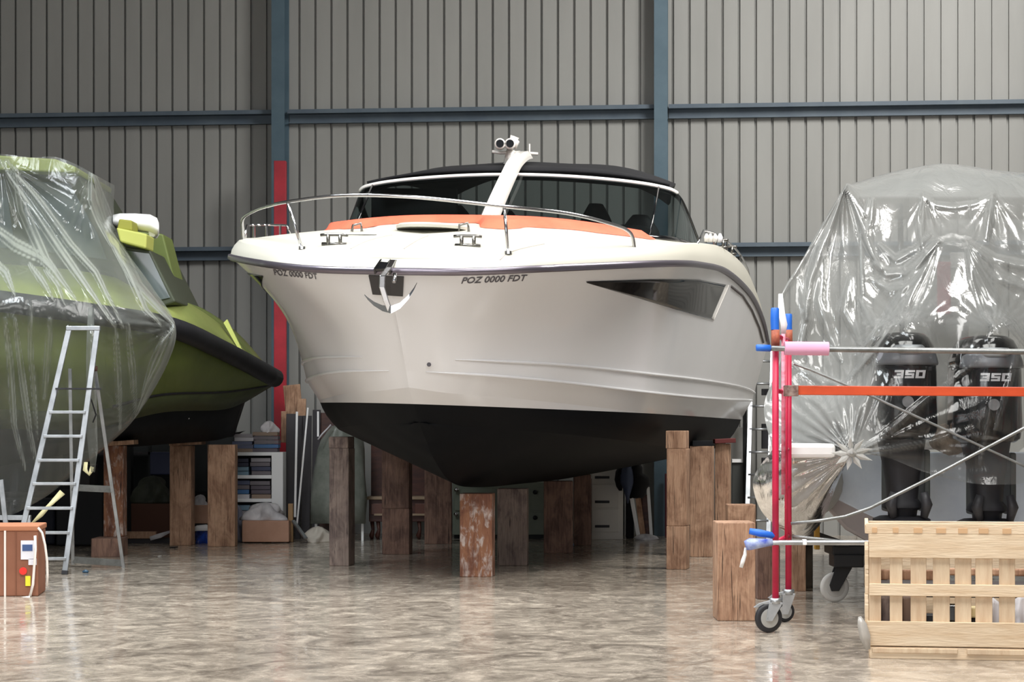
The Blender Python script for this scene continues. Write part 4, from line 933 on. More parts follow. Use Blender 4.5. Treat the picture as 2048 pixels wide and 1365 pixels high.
# covered motorbike-like grey shape: tall grey garment bag
rows = []
for (y, x0, x1) in ((1048,622,732),(1000,621,733),(940,628,730),(900,634,728),(880,642,726),(862,655,722),(852,664,712)):
    rows.append([P((x0+x1)/2+(x1-x0)/2*cos(t)*(1+.03*sin(7*t+y)), y, 28.3-.18*sin(t)+.03*sin(5*t+y*.05)) for t in [2*pi*k/32 for k in range(32)]])
gc = thing('dust_cover', (P(676, 1080, 28.3).x, 28.3, 0), 'grey-green dust cover over a tall frame behind the grey-brown post', 'cover')
MB().ring(rows).build('fabric', mat('grey_green_film', (132, 136, 128), .35, col2=(108, 114, 106), scale=5, bump=.6, bscale=6), gc, smooth=True)
for x in (632, 725): MB().beam(P(x, 1040, 28.3), Vector((P(x, 1083, 28.3).x, 28.3, 0)), .03, .03).build('leg', M_stripw, gc)
MB().tube([P(636,880,28.05), P(645,868,28.05), P(655,858,28.05), P(662,850,28.05)], .012, 6).build('cord', M_paper, gc, smooth=True)
# dark wooden washstand
ws = thing('washstand', (P(795, 1080, 28.7).x, 28.8, 0), 'dark brown wooden washstand with a drawer behind the two-piece post', 'cabinet')
MB().pbox(738, 862, 1000, 1044, 28.6, .4).build('drawer_case', M_mahog, ws, bevel=.006)
for (x0, x1) in ((742, 765), (830, 858)):
    dr = MB().pbox(x0, x1, 1008, 1030, 28.57, .03).build('drawer_front', mat('brown_drawer', (98, 56, 42), .45), ws, bevel=.006)
MB().pbox(734, 866, 994, 1000, 28.55, .5).build('top', mat('cream_edge', (160, 138, 112), .5), ws, bevel=.004)
MB().pbox(742, 858, 880, 994, 28.9, .04).build('back_panel', M_mahog, ws, bevel=.004)
MB().pbox(748, 850, 1028, 1032, 28.55, .02).build('trim_moulding', mat('cream_edge', (160, 138, 112), .5), ws)
for x in (744, 756, 838, 854):
    MB().tube([P(x, 1042, 28.65), P(x+2, 1060, 28.62), P(x-1, 1072, 28.62), Vector((P(x, 1080, 28.65).x, 28.65, 0))], [.028, .02, .034, .02], 10).build('leg', M_mahog, ws, smooth=True)
# green grey cabinets behind the keel blocks
gk = thing('metal_cabinet', (P(985, 1080, 28.8).x, 29.0, 0), 'low grey-green metal cabinet with round knobs behind the keel blocks', 'cabinet')
a = P(905, 1084, 28.8); b = P(1092, 965, 28.8)
MB().box((a.x, 28.8, 0.05), (b.x, 29.25, b.z)).build('body', M_ggrey, gk, bevel=.01)
MB().box((a.x+.02, 28.85, 0), (b.x-.02, 29.2, .05)).build('plinth', M_int, gk)
for (x0, x1) in ((910, 990), (1060, 1090)):
    MB().pbox(x0, x1, 978, 1022, 28.78, .02).build('drawer_front', M_ggrey, gk, bevel=.004); MB().pbox(x0, x1, 1026, 1070, 28.78, .02).build('drawer_front', M_ggrey, gk, bevel=.004)
for (x, y) in ((910, 980), (909, 1029), (1067, 985), (1067, 1036)):
    c_ = P(x+3, y, 28.76); MB().tube([c_+Vector((0, .03, 0)), c_+Vector((0, -.03, 0))], [.012, .03], 12).build('knob', M_chrome if x < 1000 else M_black, gk, smooth=True)
# beige filing cabinet
fc = thing('filing_cabinet', (P(1210, 1078, 28.6).x, 28.9, 0), 'beige four-drawer filing cabinet with black handles near the back wall', 'cabinet')
a = P(1183, 1078, 28.6); b = P(1246, 918, 28.6)
MB().box((a.x, 28.6, 0), (b.x, 29.15, b.z)).build('body', M_cab, fc, bevel=.006)
for y in (1066, 1017, 968, 925):
    d_ = MB().pbox(1184, 1238, y-47 if y > 930 else y-6, y-1, 28.58, .02).build('drawer', M_cab, fc, bevel=.004)
    MB().pbox(1190, 1219, y-15, y-10, 28.565, .015).build('handle', M_black, d_, bevel=.002)
slab(1166, 1183, 958, 1092, 28.2, .3, M_mahog, 'dark_board', 'narrow dark board left of the beige filing cabinet', 'panel')
slab(1146, 1166, 1088, 1093, 27.2, .12, mat('pale_blue_scrap', (130, 150, 176), .5), 'floor_scrap', 'pale blue scrap on the floor beside the dark narrow post', 'scrap')
# clothes on a stand
cs = thing('hung_clothes', (P(1268, 1075, 28.6).x, 28.6, 0), 'navy and black clothes draped on upright planks by the filing cabinet', 'clothes')
def blob(pts, name, m_, parent, Y, dd=.16):
    rows = []; n_ = len(pts)
    for (y, x0, x1) in pts:
        rows.append([P((x0+x1)/2+(x1-x0)/2*cos(t), y+2*sin(3*t), Y-dd*sin(t)*(1 if x1-x0 > 6 else .3)) for t in [2*pi*k/20 for k in range(20)]])
    return MB().ring(rows).build(name, m_, parent, smooth=True)
blob([(931,1250,1262),(938,1244,1266),(950,1240,1268),(965,1240,1268),(978,1246,1264),(990,1250,1260),(1006,1254,1257)], 'blue_jacket', M_denim, cs, 28.3, .12)
blob([(934,1238,1244),(945,1231,1247),(960,1229,1247),(972,1232,1246),(981,1238,1244)], 'dark_sleeve', M_blackcl, cs, 28.36, .1)
blob([(928,1264,1280),(936,1261,1285),(948,1262,1285),(957,1262,1298),(968,1260,1300),(978,1262,1294),(990,1258,1292),(996,1259,1286)], 'black_jacket', M_blackcl, cs, 28.34, .12)
MB().beam(P(1262, 990, 28.6), Vector((P(1278, 1075, 28.6).x, 28.6, 0.0)), .05, .04).build('white_plank', M_stripw, cs)
MB().beam(P(1275, 990, 28.62), Vector((P(1287, 1075, 28.62).x, 28.62, 0.0)), .07, .03).build('brown_plank', M_woodwarm, cs)
MB().beam(P(1296, 975, 28.7), Vector((P(1303, 1076, 28.7).x, 28.7, 0.0)), .04, .03).build('pale_plank', M_shelf, cs)
MB().pbox(1252, 1268, 985, 1078, 28.85, .1).build('dark_bag', M_blackcl, cs, bevel=.02)
MB().pbox(1282, 1300, 990, 1072, 28.8, .1).build('dark_garment', M_mahog, cs, bevel=.02)
crumple(1266, 1318, 1068, 1080, 28.4, .3, M_paper, 'plastic_bag', 'white crumpled bag on the floor below the hung clothes', 'bag', 21, base=0)
tag(MB().pbox(1330, 1338, 948, 1078, 29.3, .05).build('red_board', mat('maroon', (88, 26, 36), .6), bevel=.003), 'thin maroon board right of the wall column, behind the posts', 'board')
# behind the right posts
slab(1455, 1490, 855, 1060, 29.0, .04, M_wall, 'sheet_panel', 'pale sheet panel standing right of the tall brown posts', 'panel')
slab(1464, 1486, 926, 1060, 28.7, .05, mat('smoky_board', (58, 60, 58), .5), 'dark_board', 'smoky dark board with a light top edge right of the posts', 'board')
slab(1464, 1486, 919, 926, 28.66, .1, M_stripw, 'edge_strip', 'white strip capping the smoky dark board', 'strip')
slab(1486, 1494, 800, 1060, 28.6, .05, M_blackgloss, 'black_post', 'thin black upright post left of the far aluminium ladder', 'post')
la = thing('ladder', (P(1515, 1080, 28.3).x, 28.4, 0), 'aluminium ladder leaning on the back wall right of the yacht', 'ladder')
for (x0, x1) in ((1503, 1493), (1545, 1536)):
    MB().beam(P(x0, 700, 28.9), Vector((P(x1, 1075, 28.2).x, 28.2, 0)), .03, .06, up=(1, 0, 0)).build('stile', M_alu, la, bevel=.003)
for i, y in enumerate((723, 768, 813, 859, 905, 950, 996, 1042)):
    f = (y-700)/375; MB().tube([P(1503-10*f, y, 28.9-.7*f), P(1545-9*f, y, 28.9-.7*f)], .016, 8).build('rung', M_alu, la, smooth=True)
for i, (y0, y1) in enumerate(((778, 791), (848, 898), (916, 950))):
    slab(1524, 1548, y0, y1, 29.0, .08, M_black, 'dark_bracket', ['small black bracket high behind the far ladder', 'tall black bracket behind the far ladder', 'lower black bracket behind the far ladder'][i], 'bracket')

# ------------------------------------------------------------------ inflatable boat with twin outboards under film
rb = thing('inflatable_boat', (P(1895, 1200, 21).x, 21, 0), 'grey inflatable boat with a pale blue transom and console under milky film', 'boat')
for sg in (-1, 1):
    ctr = P(1895, 960, 17.9); pts = []
    for (dy, r_) in ((-.55,.03),(-.45,.12),(-.25,.22),(.0,.29),(.4,.30),(2,.30),(4.5,.30),(6,.28)):
        pts.append((Vector((ctr.x+sg*1.16+.17*dy, 17.9+dy, 1.02)), r_))
    MB().tube([q for q, _ in pts], [r_ for _, r_ in pts], 24).build('buoyancy_tube', M_ribgrey, rb, smooth=True)
    MB().pbox(1575 if sg < 0 else 2130, 1672 if sg < 0 else 2220, 888, 917, 16.68 if sg < 0 else 17.3, 1.2).build('tube_top_pad', mat('white_pad', (232, 232, 230), .5), rb, bevel=.03)
tp = [(1668,905),(2122,905),(2112,1010),(2060,1040),(1895,1100),(1735,1030),(1676,1000)]
MB().prism([P(x, y, 18.2) for x, y in tp], (0, .08, 0)).build('transom', M_transom, rb, bevel=.01)
MB().prism([P(x, y, 18.24) for x, y in [(1640,960),(2150,960),(2120,1030),(2040,1088),(1740,1088),(1690,1060),(1655,1020)]], (1.1, 6.5, 0)).build('vee_hull', mat('mauve_grey', (168, 160, 160), .5), rb, bevel=.03)
MB().pbox(1806, 1985, 535, 900, 20.4, .9).build('console', mat('console_grey', (196, 196, 192), .5), rb, bevel=.06)
MB().pbox(1850, 1940, 600, 880, 19.3, .5).build('leaning_post', mat('console_grey2', (170, 170, 168), .5), rb, bevel=.05)
MB().prism([P(x, y, 19.75) for x, y in [(1700,386),(2092,386),(2092,398),(1700,398)]], (.36, 2.0, 0)).build('hard_top', mat('top_grey', (178, 178, 174), .5), rb, bevel=.02)
MB().prism([P(x, y, 20.4) for x, y in [(1760,388),(1880,338),(2030,388)]], (0, .9, 0)).build('radar_arch', mat('top_grey2', (190, 190, 186), .5), rb, bevel=.03)
for x in (1722, 1800, 1985, 2070): MB().tube([P(x, 392, 20.2), P(x+(8 if x < 1895 else -8), 900, 20.3)], .025, 8).build('post', M_galv, rb, smooth=True)
MB().pbox(1876, 1902, 524, 628, 19.15, .05).build('red_towel', M_redcl, rb, bevel=.01)
MB().pbox(1902, 1936, 505, 530, 19.15, .05).build('white_plate', M_stripw, rb, bevel=.004)
ribbon([P(1600,820,18.0), P(1615,812,18.0), P(1632,822,18.0), P(1640,860,18.0), P(1642,890,18.0)], .02, M_ribgrey, 'grab_line', rb)

MB().tube([P(1898, 776, 17.9), P(1898, 784, 17.9), P(1898, 850, 17.9), P(1898, 862, 17.9)], [.05, .09, .09, .05], 18).build('white_fender', mat('fender_white', (222, 220, 214), .45), rb, smooth=True)
MB().tube([P(1866, 888, 17.85), P(1880, 880, 17.8), P(1900, 878, 17.8), P(1922, 882, 17.8), P(1932, 892, 17.85)], [.05, .12, .14, .12, .05], 16).build('rolled_cover', mat('rolled_beige', (178, 164, 150), .8, col2=(140, 128, 118), scale=14, bump=.8, bscale=20), rb, smooth=True)
def outboard(cxp, ytop, label):
    Y0 = 17.1; dy = ytop-662
    t = thing('outboard_motor', (P(cxp, 1040, Y0).x, Y0+.3, HC-(1045-HY)/F*Y0), label, 'outboard motor', 'outboard motors on the transom')
    def sec(y, hw, d0, d1, pw=2.6, dxp=0):
        out = []
        for k in range(36):
            hw_ = hw*1.13; a_ = 2*pi*k/36; c_ = cos(a_); s2 = sin(a_); x = cxp+dxp+hw_*(abs(c_)**(2/pw))*(1 if c_ > 0 else -1); e = (abs(s2)**(2/pw))*(1 if s2 > 0 else -1)
            q = P(x, y+dy, Y0); out.append(Vector((q.x, Y0+(d0+d1)/2+(d1-d0)/2*e, q.z)))
        return out
    MB().ring([sec(663,22,.12,.5), sec(666,38,.08,.62), sec(674,48,.04,.7), sec(690,56,.01,.76), sec(708,60,-.01,.8), sec(726,61,-.02,.82)]).build('cowl_top', M_blackgloss, t, smooth=True)
    MB().ring([sec(702,48,-.045,.2,2.2), sec(706,52,-.05,.3,2.2), sec(716,55,-.055,.3,2.2), sec(726,57,-.055,.3,2.2), sec(730,56,-.045,.3,2.2)]).build('grey_visor', M_grey, t, smooth=True)
    cw = MB().ring([sec(726,60,-.02,.82), sec(728,61,-.025,.83), sec(745,61.5,-.03,.84), sec(770,62,-.03,.84), sec(800,62,-.025,.84), sec(830,63,-.02,.82), sec(855,64,.0,.8), sec(872,60,.02,.75), sec(880,50,.05,.7)]).build('cowl', M_blackgloss, t, smooth=True)
    mbv = BVHTree.FromPolygons([tuple(v.co+wl(cw)) for v in cw.data.vertices], [tuple(p_.vertices) for p_ in cw.data.polygons])
    MB().ring([sec(878,42,.06,.66), sec(890,40,.08,.6), sec(905,38,.1,.56), sec(930,34,.12,.5), sec(960,30,.14,.46), sec(1000,27,.16,.44), sec(1010,34,.14,.46), sec(1018,36,.14,.46), sec(1024,26,.16,.42), sec(1060,22,.18,.42)]).build('midsection', M_black, t, smooth=True, split=40)
    for sx in (-1, 1):
        MB().pbox(cxp+sx*37-6, cxp+sx*37+6, 900+dy, 1025+dy, Y0+.35, .3).build('clamp_bracket', mat('dark_grey_cast', (64, 68, 66), .5), t, bevel=.015)
        MB().tube([P(cxp+sx*30, 985+dy, Y0+.1), P(cxp+sx*36, 1010+dy, Y0+.1), P(cxp+sx*30, 1035+dy, Y0+.12)], [.03,.045,.03], 10).build('hydraulic_cylinder', mat('dark_grey_cast2', (54, 54, 58), .45), t, smooth=True)
    MB().ring([sec(1036,40,.1,.5), sec(1042,50,.06,.6), sec(1048,50,.06,.6), sec(1054,30,.12,.5)]).build('cavitation_plate', M_black, t, smooth=True, split=40)
    MB().ring([sec(690,24,-.045,.1,3), sec(694,28,-.06,.1,3), sec(702,28,-.065,.1,3), sec(708,24,-.06,.1,3)]).build('vent_panel', mat('vent_grey', (176, 180, 184), .3), t, smooth=True)
    vs = []; fs = []
    BARS = {'3': [(0,12,18,16),(5,6,18,10),(0,0,18,4),(13,0,18,16)], '5': [(0,12,19,16),(0,6,6,16),(0,6,18,10),(13,0,18,10),(0,0,18,4)], '0': [(0,12,18,16),(0,0,18,4),(0,0,6,16),(13,0,18,16)]}
    for i_, ch in enumerate('350'):
        for q_, (xa, ya, xb, yb) in enumerate(BARS[ch]):
            pts_ = [(xa, ya), (xb, ya), (xb, yb), (xa, yb)]; n0 = len(vs)
            for x_, y_ in pts_:
                vs.append(proj(cxp-30+i_*21+x_+y_*.12, 757+dy-y_, .008+.0006*q_, mbv) or P(cxp, 750, Y0-.05))
            fs.append(tuple(range(n0, n0+4)))
    MB().add(vs, fs).build('model_number', M_letterw, cw, fixn=False)
    c_ = P(cxp-2, 804+dy, Y0-.035); MB().tube([c_+Vector((0, .02, 0)), c_+Vector((0, -.008, 0))], .045, 20).build('round_emblem', M_alu, cw)
    return t
outboard(1818, 662, 'black outboard motor with white 350 lettering, left of the pair under the film')
outboard(1990, 668, 'black outboard motor with white 350 lettering, right of the pair under the film')

def sst(x, a, b): t = max(0, min(1, (x-a)/(b-a))); return t*t*(3-2*t)
def dens_r(px, py):
    tight = sst(px, 1735, 1775)*sst(py, 640, 690); swag = sst(py, 900, 940)*.3; top = (1-sst(py, 380, 400))*1.3; low = (1-sst(px, 1700, 1780))*sst(py, 740, 850)*1.1
    return max(.06, 1.0*(1-tight)+.06*tight)+swag+top+low
RR = [
 [(1690,374,22.0),(1720,366,22.0),(1760,356,22.0),(1820,343,22.0),(1880,334,22.0),(1935,338,22.0),(1990,346,22.0),(2060,352,22.0),(2130,360,22.0),(2220,380,22.0)],
 [(1690,371,20.4),(1718,364,20.4),(1760,353,20.4),(1820,340,20.4),(1880,331,20.4),(1935,336,20.4),(1990,343,20.4),(2060,350,20.4),(2130,358,20.4),(2220,380,20.4)],
 [(1689,373,19.6),(1712,385,19.6),(1745,399,19.55),(1800,398,19.6),(1845,391,19.6),(1910,397,19.6),(1988,389,19.6),(2060,398,19.6),(2130,402,19.6),(2220,400,19.6)],
 [(1640,455,19.2),(1680,462,19.2),(1725,470,19.1),(1780,476,19.0),(1830,470,18.9),(1900,470,18.9),(1980,470,18.9),(2060,476,19.0),(2130,480,19.1),(2220,470,19.2)],
 [(1604,520,18.8),(1650,530,18.8),(1710,540,18.6),(1780,545,18.5),(1850,530,18.4),(1920,505,18.3),(1990,530,18.4),(2060,540,18.5),(2130,545,18.6),(2240,540,18.8)],
 [(1563,590,18.4),(1620,610,18.4),(1690,620,18.2),(1760,622,18.0),(1830,610,17.7),(1905,600,17.6),(1985,612,17.7),(2060,622,18.0),(2130,625,18.2),(2250,600,18.4)],
 [(1560,660,18.2),(1620,680,18.2),(1690,684,18.0),(1755,678,17.4),(1820,657,16.95),(1905,694,17.2),(1990,663,16.95),(2055,684,17.4),(2130,690,18.0),(2255,660,18.2)],
 [(1552,740,18.0),(1612,760,17.9),(1680,766,17.6),(1745,760,17.1),(1820,752,16.9),(1905,768,17.0),(1990,756,16.9),(2060,764,17.1),(2130,766,17.6),(2258,740,18.0)],
 [(1528,815,17.7),(1580,835,17.5),(1640,845,17.1),(1705,850,16.9),(1790,846,16.85),(1895,855,16.9),(1980,850,16.85),(2060,850,17.0),(2130,850,17.3),(2262,815,17.8)],
 [(1545,900,17.2),(1590,905,17.0),(1650,908,16.8),(1703,908,16.65),(1770,915,16.75),(1850,945,16.85),(1930,965,16.85),(2000,970,16.8),(2080,960,17.0),(2262,900,17.4)]]
sheet(RR, 260, 220, [(1690,373,26,.035,230,50,130),(1848,391,22,.03,70,40,140),(1986,389,22,.03,70,40,140),(1880,482,24,.03,200,95,150),(1930,480,24,.03,200,25,80),(1703,908,34,.03,170,165,300),(1703,908,30,.02,200,-40,30),(1815,658,22,.02,70,190,350),(1990,663,22,.02,70,190,350)],
      'plastic_film', M_sheetR, 'milky crumpled plastic film draped over the inflatable boat and its outboards', 'plastic sheet', drape=((1700,2100,400,560,.09,.012),(1560,1740,480,880,.06,.016)),
      folds=[FL(l, a_, w_) for l, a_, w_ in FOLDS_R], dens=dens_r, ridge_haze=1.1)
# skirt wrapped round the stern end of the tube
SK = [
 [(1545,900,17.1),(1580,905,16.9),(1620,908,16.8),(1660,909,16.75),(1703,908,16.65)],
 [(1512,945,17.2),(1555,950,16.95),(1605,950,16.85),(1655,945,16.85),(1695,925,16.8)],
 [(1507,980,17.25),(1550,1000,17.0),(1600,1005,16.95),(1645,990,16.95),(1682,950,17.0)],
 [(1528,1030,17.4),(1565,1045,17.25),(1605,1045,17.2),(1640,1025,17.2),(1668,985,17.3)],
 [(1580,1072,17.6),(1600,1078,17.5),(1620,1070,17.5),(1640,1050,17.5),(1655,1020,17.6)]]
sheet(SK, 90, 70, [(1703,908,26,.03,160,90,270)], 'plastic_film', m_plastic('dense_film', .18, (206, 204, 200), 2.5, .5), 'dense whitish film wrapped round the left tube end, tied in a knot', 'plastic sheet')
# knot and tails
kn = P(1703, 908, 16.6); kt = MB()
for k in range(9):
    a_ = 2*pi*k/9+.3; d_ = Vector((cos(a_)*.16, -.02-.02*(k % 3), sin(a_)*.13)); s2 = Vector((-sin(a_), 0, cos(a_)))*.022
    kt.add([kn, kn+d_*.5+s2, kn+d_, kn+d_*.5-s2+Vector((0, .02, 0))], [(0, 1, 2, 3)])
kt.tube([kn+Vector((-.03, 0, 0)), kn+Vector((0, -.02, .01)), kn+Vector((.03, 0, 0))], [.015, .035, .015], 10)
tag(kt.build('film_knot', m_plastic('dense_film2', .2, (226, 226, 222), 4, .4), thick=.004), 'tied knot gathering the plastic film at the left of the transom', 'knot')
# trailer with white caster
tl_ = thing('boat_trolley', (P(1700, 1205, 18.5).x, 18.7, 0), 'black steel boat trolley with a white caster wheel left of the wooden crate', 'trolley')
for x0, x1, Yt in ((1665, 2120, 18.35),):
    MB().pbox(x0, x1, 1092, 1112, Yt, .5).build('frame', mat('trolley_black', (14, 16, 20), .5), tl_, bevel=.01)
    MB().pbox(1668, 1728, 1110, 1136, Yt-.05, .3).build('caster_mount', mat('trolley_black', (14, 16, 20), .5), tl_, bevel=.01)
MB().pbox(1672, 1700, 1086, 1095, 18.3, 2.0).build('frame', mat('trolley_black', (14, 16, 20), .5), tl_, bevel=.01)
def wheel(c_, r_, wd, name_, m_, parent, axis=(1, 0, 0), hub=None):
    ax = Vector(axis).normalized(); mb = MB(); u_ = ax.cross(Vector((0, 0, 1))).normalized(); secs = []
    for (o_, rf) in ((-.5, .35), (-.5, .82), (-.42, .93), (-.25, .99), (0, 1.0), (.25, .99), (.42, .93), (.5, .82), (.5, .35)):
        secs.append([c_+ax*wd*o_+(u_*cos(t)+Vector((0, 0, 1))*sin(t))*r_*rf for t in [2*pi*k/36 for k in range(36)]])
    o = mb.ring(secs).build(name_, m_, parent, smooth=True, split=35)
    if hub:
        h2 = MB()
        for s_ in (-1, 1):
            h2.tube([c_+ax*wd*s_*.5, c_+ax*wd*s_*.56], [r_*.66, r_*.60], 28)
        h2.build('hub', hub, parent, smooth=True, split=35)
        MB().tube([c_-ax*wd*.75, c_+ax*wd*.75], r_*.2, 14).build('axle', M_galv, parent, smooth=True)
    return o
wc = P(1669, 1175, 18.5); wc.z = .127
wv = wheel(wc, .127, .05, 'wheel', M_wheelw, tl_, axis=(.25, -1, 0), hub=mat('white_hub', (190, 188, 184), .5))
for s_ in (-.045, .045): MB().prism([wc+Vector((-.05, s_, .02)), wc+Vector((-.035, s_, -.03)), wc+Vector((.03, s_, -.03)), wc+Vector((.16, s_, .20)), wc+Vector((.02, s_, .22))], (0, .012 if s_ > 0 else -.012, 0)).build('fork', mat('trolley_black', (14, 16, 20), .5), tl_, bevel=.004)
wheel(Vector((P(2090, 1175, 18.5).x, 18.5, .127)), .127, .05, 'wheel', M_wheelw, tl_, axis=(0, -1, 0), hub=mat('white_hub', (190, 188, 184), .5))
MB().pbox(1735, 1775, 1112, 1180, 18.7, .2).build('strut', mat('trolley_black', (14, 16, 20), .5), tl_, bevel=.01)
slab(1630, 1640, 1040, 1100, 18.9, .08, mat('ochre_strap', (196, 150, 60), .6), 'ratchet_strap', 'ochre strap hanging beside the boat trolley', 'strap')
slab(1612, 1626, 1060, 1184, 20.0, .1, M_blackgloss, 'black_post', 'black post right of the narrow timber block', 'post')

# ------------------------------------------------------------------ mobile scaffold
Yn = FY(1265)-.05; Yf = FY(1245)
sc_ = thing('mobile_scaffold', (P(1560, 1260, Yn).x, (Yn+Yf)/2, 0), 'red mobile scaffold tower with casters, orange beam and blue taped pole ends', 'scaffold')
def fr_z(y, Y): return P(0, y, Y).z
zt = fr_z(655, Yn); zb = fr_z(1200, Yn)
xn = P(1551, 0, Yn).x; xf = P(1577, 0, Yf).x
MB().tube([(xn, Yn, zb), (xn, Yn, zt)], .024, 14).build('upright', M_scaf, sc_, smooth=True)
MB().tube([(xf, Yf, zb), (xf, Yf, zt)], .024, 14).build('upright', M_scaf, sc_, smooth=True)
xm = P(1565, 0, Yn+.4).x; xm2 = P(1571, 0, Yn+.55).x
MB().tube([(xm, Yn+.35, fr_z(990, Yn+.35)), (xm, Yn+.35, fr_z(665, Yn+.35))], .015, 10).build('ladder_stile', mat('faded_pink_paint', (226, 160, 178), .45, col2=(200, 60, 90), scale=7, stretch=(1, 1, 2)), sc_, smooth=True)
MB().tube([(xm2, Yn+.5, fr_z(1085, Yn+.5)), (xm2, Yn+.5, fr_z(680, Yn+.5))], .013, 10).build('ladder_stile', M_scaf, sc_, smooth=True)
for y in (905, 985): MB().tube([(xm, Yn+.35, fr_z(y, Yn)), (xf, Yf, fr_z(y-5, Yn))], .010, 8).build('rung', M_scaf, sc_, smooth=True)
for y in (672, 782, 1085): MB().tube([(xn, Yn, fr_z(y, Yn)), (xf, Yf, fr_z(y, Yn))], .018, 10).build('crossbar', M_scaf, sc_, smooth=True)
for (x, Y, y0, y1, r_) in ((1550, Yn, 616, 660, .030), (1577, Yf, 628, 668, .028)):
    MB().tube([P(x, y1, Y), P(x-.5, (y0+y1)/2, Y), P(x, y0+2, Y), P(x, y0, Y)], [r_, r_*1.05, r_, r_*.8], 16).build('blue_tape', M_blue, sc_, smooth=True, split=50)
for (x, Y) in ((1551, Yn), (1577, Yf)):
    MB().tube([P(x, 660, Y), P(x, 692, Y)], .031, 12).build('coupler', mat('rusty_coupler', (150, 78, 60), .6, col2=(196, 110, 80), scale=20), sc_, smooth=True)
# caster wheels
for (px, py, Y, r_) in ((1537, 1237, Yn, None), (1569, 1224, Yf, None)):
    cpos = P(px, py, Y); R0 = cpos.z if cpos.z > .05 else .1; cpos.z = R0; ca = thing  # wheel radius equals its axle height
    wheel(cpos, R0, .04, 'wheel', M_black, sc_, axis=(.35, -1, 0), hub=mat('wheel_grey', (176, 178, 178), .35, .5))
    top = Vector((xn if Y == Yn else xf, Y, zb))
    for s_ in (-.034, .034):
        MB().prism([cpos+Vector((-.02, s_, -.02)), cpos+Vector((.025, s_, -.02)), top+Vector((.05, s_, -.02)), top+Vector((-.05, s_, -.02))], (0, .005, 0)).build('fork', M_alu, sc_, bevel=.002)
    MB().tube([top+Vector((0, 0, -.03)), top+Vector((0, 0, .01))], .045, 14).build('swivel', M_alu, sc_, smooth=True)
    MB().prism([top+Vector((-.02, -.02, -.03)), top+Vector((-.09, -.02, -.035)), top+Vector((-.13, -.02, -.06)), top+Vector((-.16, -.02, -.055)), top+Vector((-.12, -.02, -.025)), top+Vector((-.04, -.02, -.005))], (0, .035, 0)).build('brake_pedal', M_alu, sc_, bevel=.003)
# poles and beam
XR = 2330
MB().tube([P(1520, 697, Yn-.05), P(1660, 699, Yn-.05), P(2048, 704, Yn-.05), P(XR, 707, Yn-.05)], .020, 14).build('guard_rail', M_galv, sc_, smooth=True)
MB().tube([P(1512, 696, Yn-.05), P(1514, 696, Yn-.05), P(1541, 697, Yn-.05)], [.02, .025, .025], 14).build('blue_tape', M_blue, sc_, smooth=True)
MB().tube([P(1569, 697, Yn-.05), P(1657, 698, Yn-.05)], .049, 20).build('foam_sleeve', M_pink, sc_, smooth=True, split=50)
MB().beam(P(1575, 781, Yn+.1), P(XR, 786, Yn+.1), .04, .068).build('deck_beam', M_orange, sc_, bevel=.006)
MB().pbox(1570, 1597, 771, 793, Yn+.06, .1).build('beam_hook', mat('rusty_steel', (110, 84, 78), .5, col2=(170, 150, 140), scale=25), sc_, bevel=.004)
MB().tube([P(1588, 728, Yf), P(1620, 740, Yf), P(1700, 774, Yf), P(1860, 846, Yf), P(2060, 938, Yf), P(2240, 1020, Yf)], .0095, 8).build('diagonal_brace', M_galv, sc_, smooth=True)
MB().tube([P(1582, 1048, Yn+.15), P(1640, 1042, Yn+.15), P(1690, 1034, Yn+.15), P(1740, 1017, Yn+.15), P(1850, 962, Yn+.15), P(2048, 857, Yn+.15), P(2300, 720, Yn+.15)], .012, 10).build('diagonal_brace', M_galv, sc_, smooth=True)
MB().tube([P(1500, 1088, Yn-.05), P(1560, 1086, Yn-.05), P(XR, 1088, Yn-.05)], .018, 12).build('lower_rail', M_alu, sc_, smooth=True)
MB().tube([P(1491, 1092, Yn-.05), P(1500, 1089, Yn-.05), P(1545, 1085, Yn-.05)], [.035, .044, .024], 14).build('wrapped_end', mat('pale_blue_wrap', (176, 190, 222), .4, col2=(70, 90, 190), scale=12), sc_, smooth=True)
MB().tube([P(1585, 1074, Yf), P(1640, 1079, Yf), P(1740, 1090, Yf)], .014, 10).build('lower_rail', M_galv, sc_, smooth=True)
MB().tube([P(1499, 1063, Yn), P(1520, 1067, Yn), P(1552, 1073, Yn)], [.022, .027, .022], 12).build('blue_tape', M_blue, sc_, smooth=True)
MB().pbox(1606, 1614, 1080, 1091, Yn-.08, .06).build('white_clip', M_stripw, sc_, bevel=.004)
ribbon([P(1491, 1096, Yn-.06), P(1490, 1110, Yn-.06), P(1486, 1122, Yn-.06), P(1482, 1136, Yn-.06)], [.015, .025, .03, .025], M_stripw, 'tape_tail', sc_)
ribbon([P(1561, 588, Yn+.25), P(1563, 625, Yn+.2), P(1568, 650, Yn+.2), P(1567, 668, Yn+.2)], [.03, .05, .05, .03], M_stripw, 'film_tail', None, 'white twisted tail of film hanging between the two blue pole ends', 'plastic strip')
for (x, Y) in ((XR-20, Yn), (XR+8, Yf)):
    q = P(x, 0, Y); MB().tube([(q.x, Y, 0.2), (q.x, Y, zt)], .024, 12).build('upright', M_scaf, sc_, smooth=True)
    wheel(Vector((q.x, Y, .1)), .1, .04, 'wheel', M_black, sc_, axis=(0, -1, 0)); MB().tube([(q.x, Y-.03, .1), (q.x, Y-.03, .24)], .02, 10).build('fork', M_alu, sc_)

